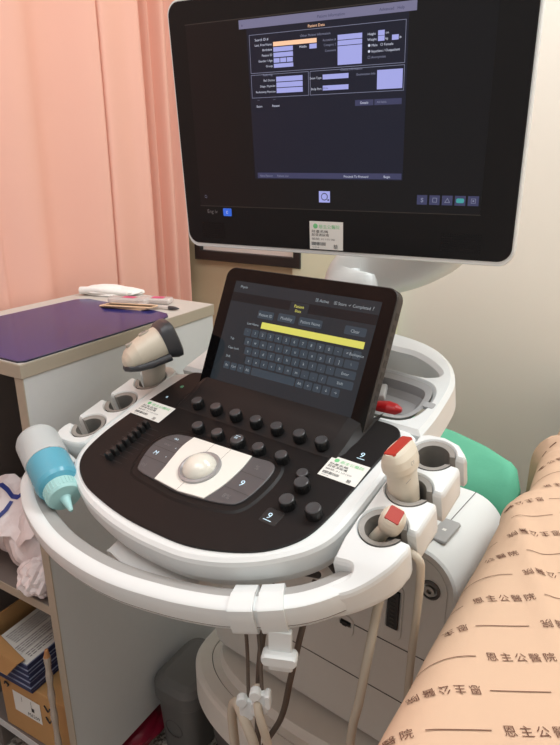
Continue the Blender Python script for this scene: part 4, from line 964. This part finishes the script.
# printed rows: hospital name and rules, every other row turned round
a = R(30.78); e1 = V((math.cos(a), math.sin(a), 0)); e2 = V((-math.sin(a), math.cos(a), 0)); PER = .149
def drape(pts, faces, m):
    out = []
    for p, q in pts:
        w = e1 * p + e2 * q; z = hsheet(w.x, w.y)
        if z is None or w.x - edge(w.y) < .003 or not (.03 < w.y < 1.42) or w.x > .45: return
        out.append((w.x, w.y, z + .0009))
    b.add(out, faces, m)
def char(s, p, q, size, flip):
    vs, fs, tw = glyphs(s)
    k = -1 if flip else 1
    drape([(p + k * x * size, q + k * y * size) for x, y in vs], fs, 'bedtext')
NAME = '\u6069\u4e3b\u516c\u91ab\u9662'
for row in range(-4, 22):
    q = .396 + row * .0430; flip = row % 2 != 0
    for k in range(-4, 5):
        if not flip: p0 = .195 + (q - .396) * .15 + k * PER
        else: p0 = .278 + (q - .520) * .15 + k * PER
        for i, c in enumerate(NAME):
            if flip: char(c, p0 + .0735 - i * .0146, q + .0048, .0122, True)
            else: char(c, p0 + i * .0146, q - .0048, .0122, False)
        l0, l1 = p0 + .081, p0 + PER - .010
        for j in range(14):
            x0, x1 = l0 + (l1 - l0) * j / 14, l0 + (l1 - l0) * (j + 1) / 14
            drape([(x0, q - .0005), (x1, q - .0005), (x1, q + .0005), (x0, q + .0005)], [[0, 1, 2, 3]], 'bedtext')
b.build('bed_sheet', bed, smooth=60, fix=False)
b = MB(); box(b, (-.085, .03, .62), (.46, 1.43, .72), 'bedframe', bev=.02); b.build('mattress', bed)
b = MB(); box(b, (-.06, .05, .54), (.44, 1.41, .615), 'bedframe', bev=.004); b.build('bed_frame', bed)
for x in (-.03, .40):
    for y in (.12, 1.34):
        b = MB(); tube(b, [V((x, y, 0)), V((x, y, .545))], .02, 'bedframe', 14, sm=0); b.build('leg', bed)
# ---------------------------------------------------------------- light and camera
def area(name, loc, size, power, col, rot=(0, 0, 0), spread=180):
    l = bpy.data.lights.new(name, 'AREA'); l.shape = 'RECTANGLE'; l.size, l.size_y = size; l.energy = power; l.color = col; l.spread = R(spread)
    o = bpy.data.objects.new(name, l); C.objects.link(o); o.location = loc; o.rotation_euler = rot; return o
area('ceiling_light', (-0.45, -0.05, 2.46), (1.4, 0.8), 14, (.93, .975, 1.0))
area('ceiling_light', (0.25, 1.18, 2.46), (1.3, 0.4), 24, (.93, .975, 1.0))
w = bpy.data.worlds.new('room_light'); bpy.context.scene.world = w; w.use_nodes = True
w.node_tree.nodes['Background'].inputs[0].default_value = (.93, .97, 1.0, 1); w.node_tree.nodes['Background'].inputs[1].default_value = .5
cam = bpy.data.cameras.new('camera'); cam.sensor_fit = 'VERTICAL'; cam.sensor_height = 36; cam.lens = 603 * 36 / 745; cam.clip_start = .02
co = bpy.data.objects.new('camera', cam); C.objects.link(co); co.location = (0, 0, 1.27)
co.rotation_euler = (R(90 - 19.0739), 0, R(30.78))
sc = bpy.context.scene; sc.camera = co
sc.view_settings.view_transform = 'Standard'; sc.view_settings.look = 'None'; sc.view_settings.gamma = 1; sc.view_settings.exposure = 0.0; sc.view_settings.use_curve_mapping = False
sc.cycles.use_denoising = True
sc.cycles.max_bounces = 8
sc.cycles.sample_clamp_indirect = 6
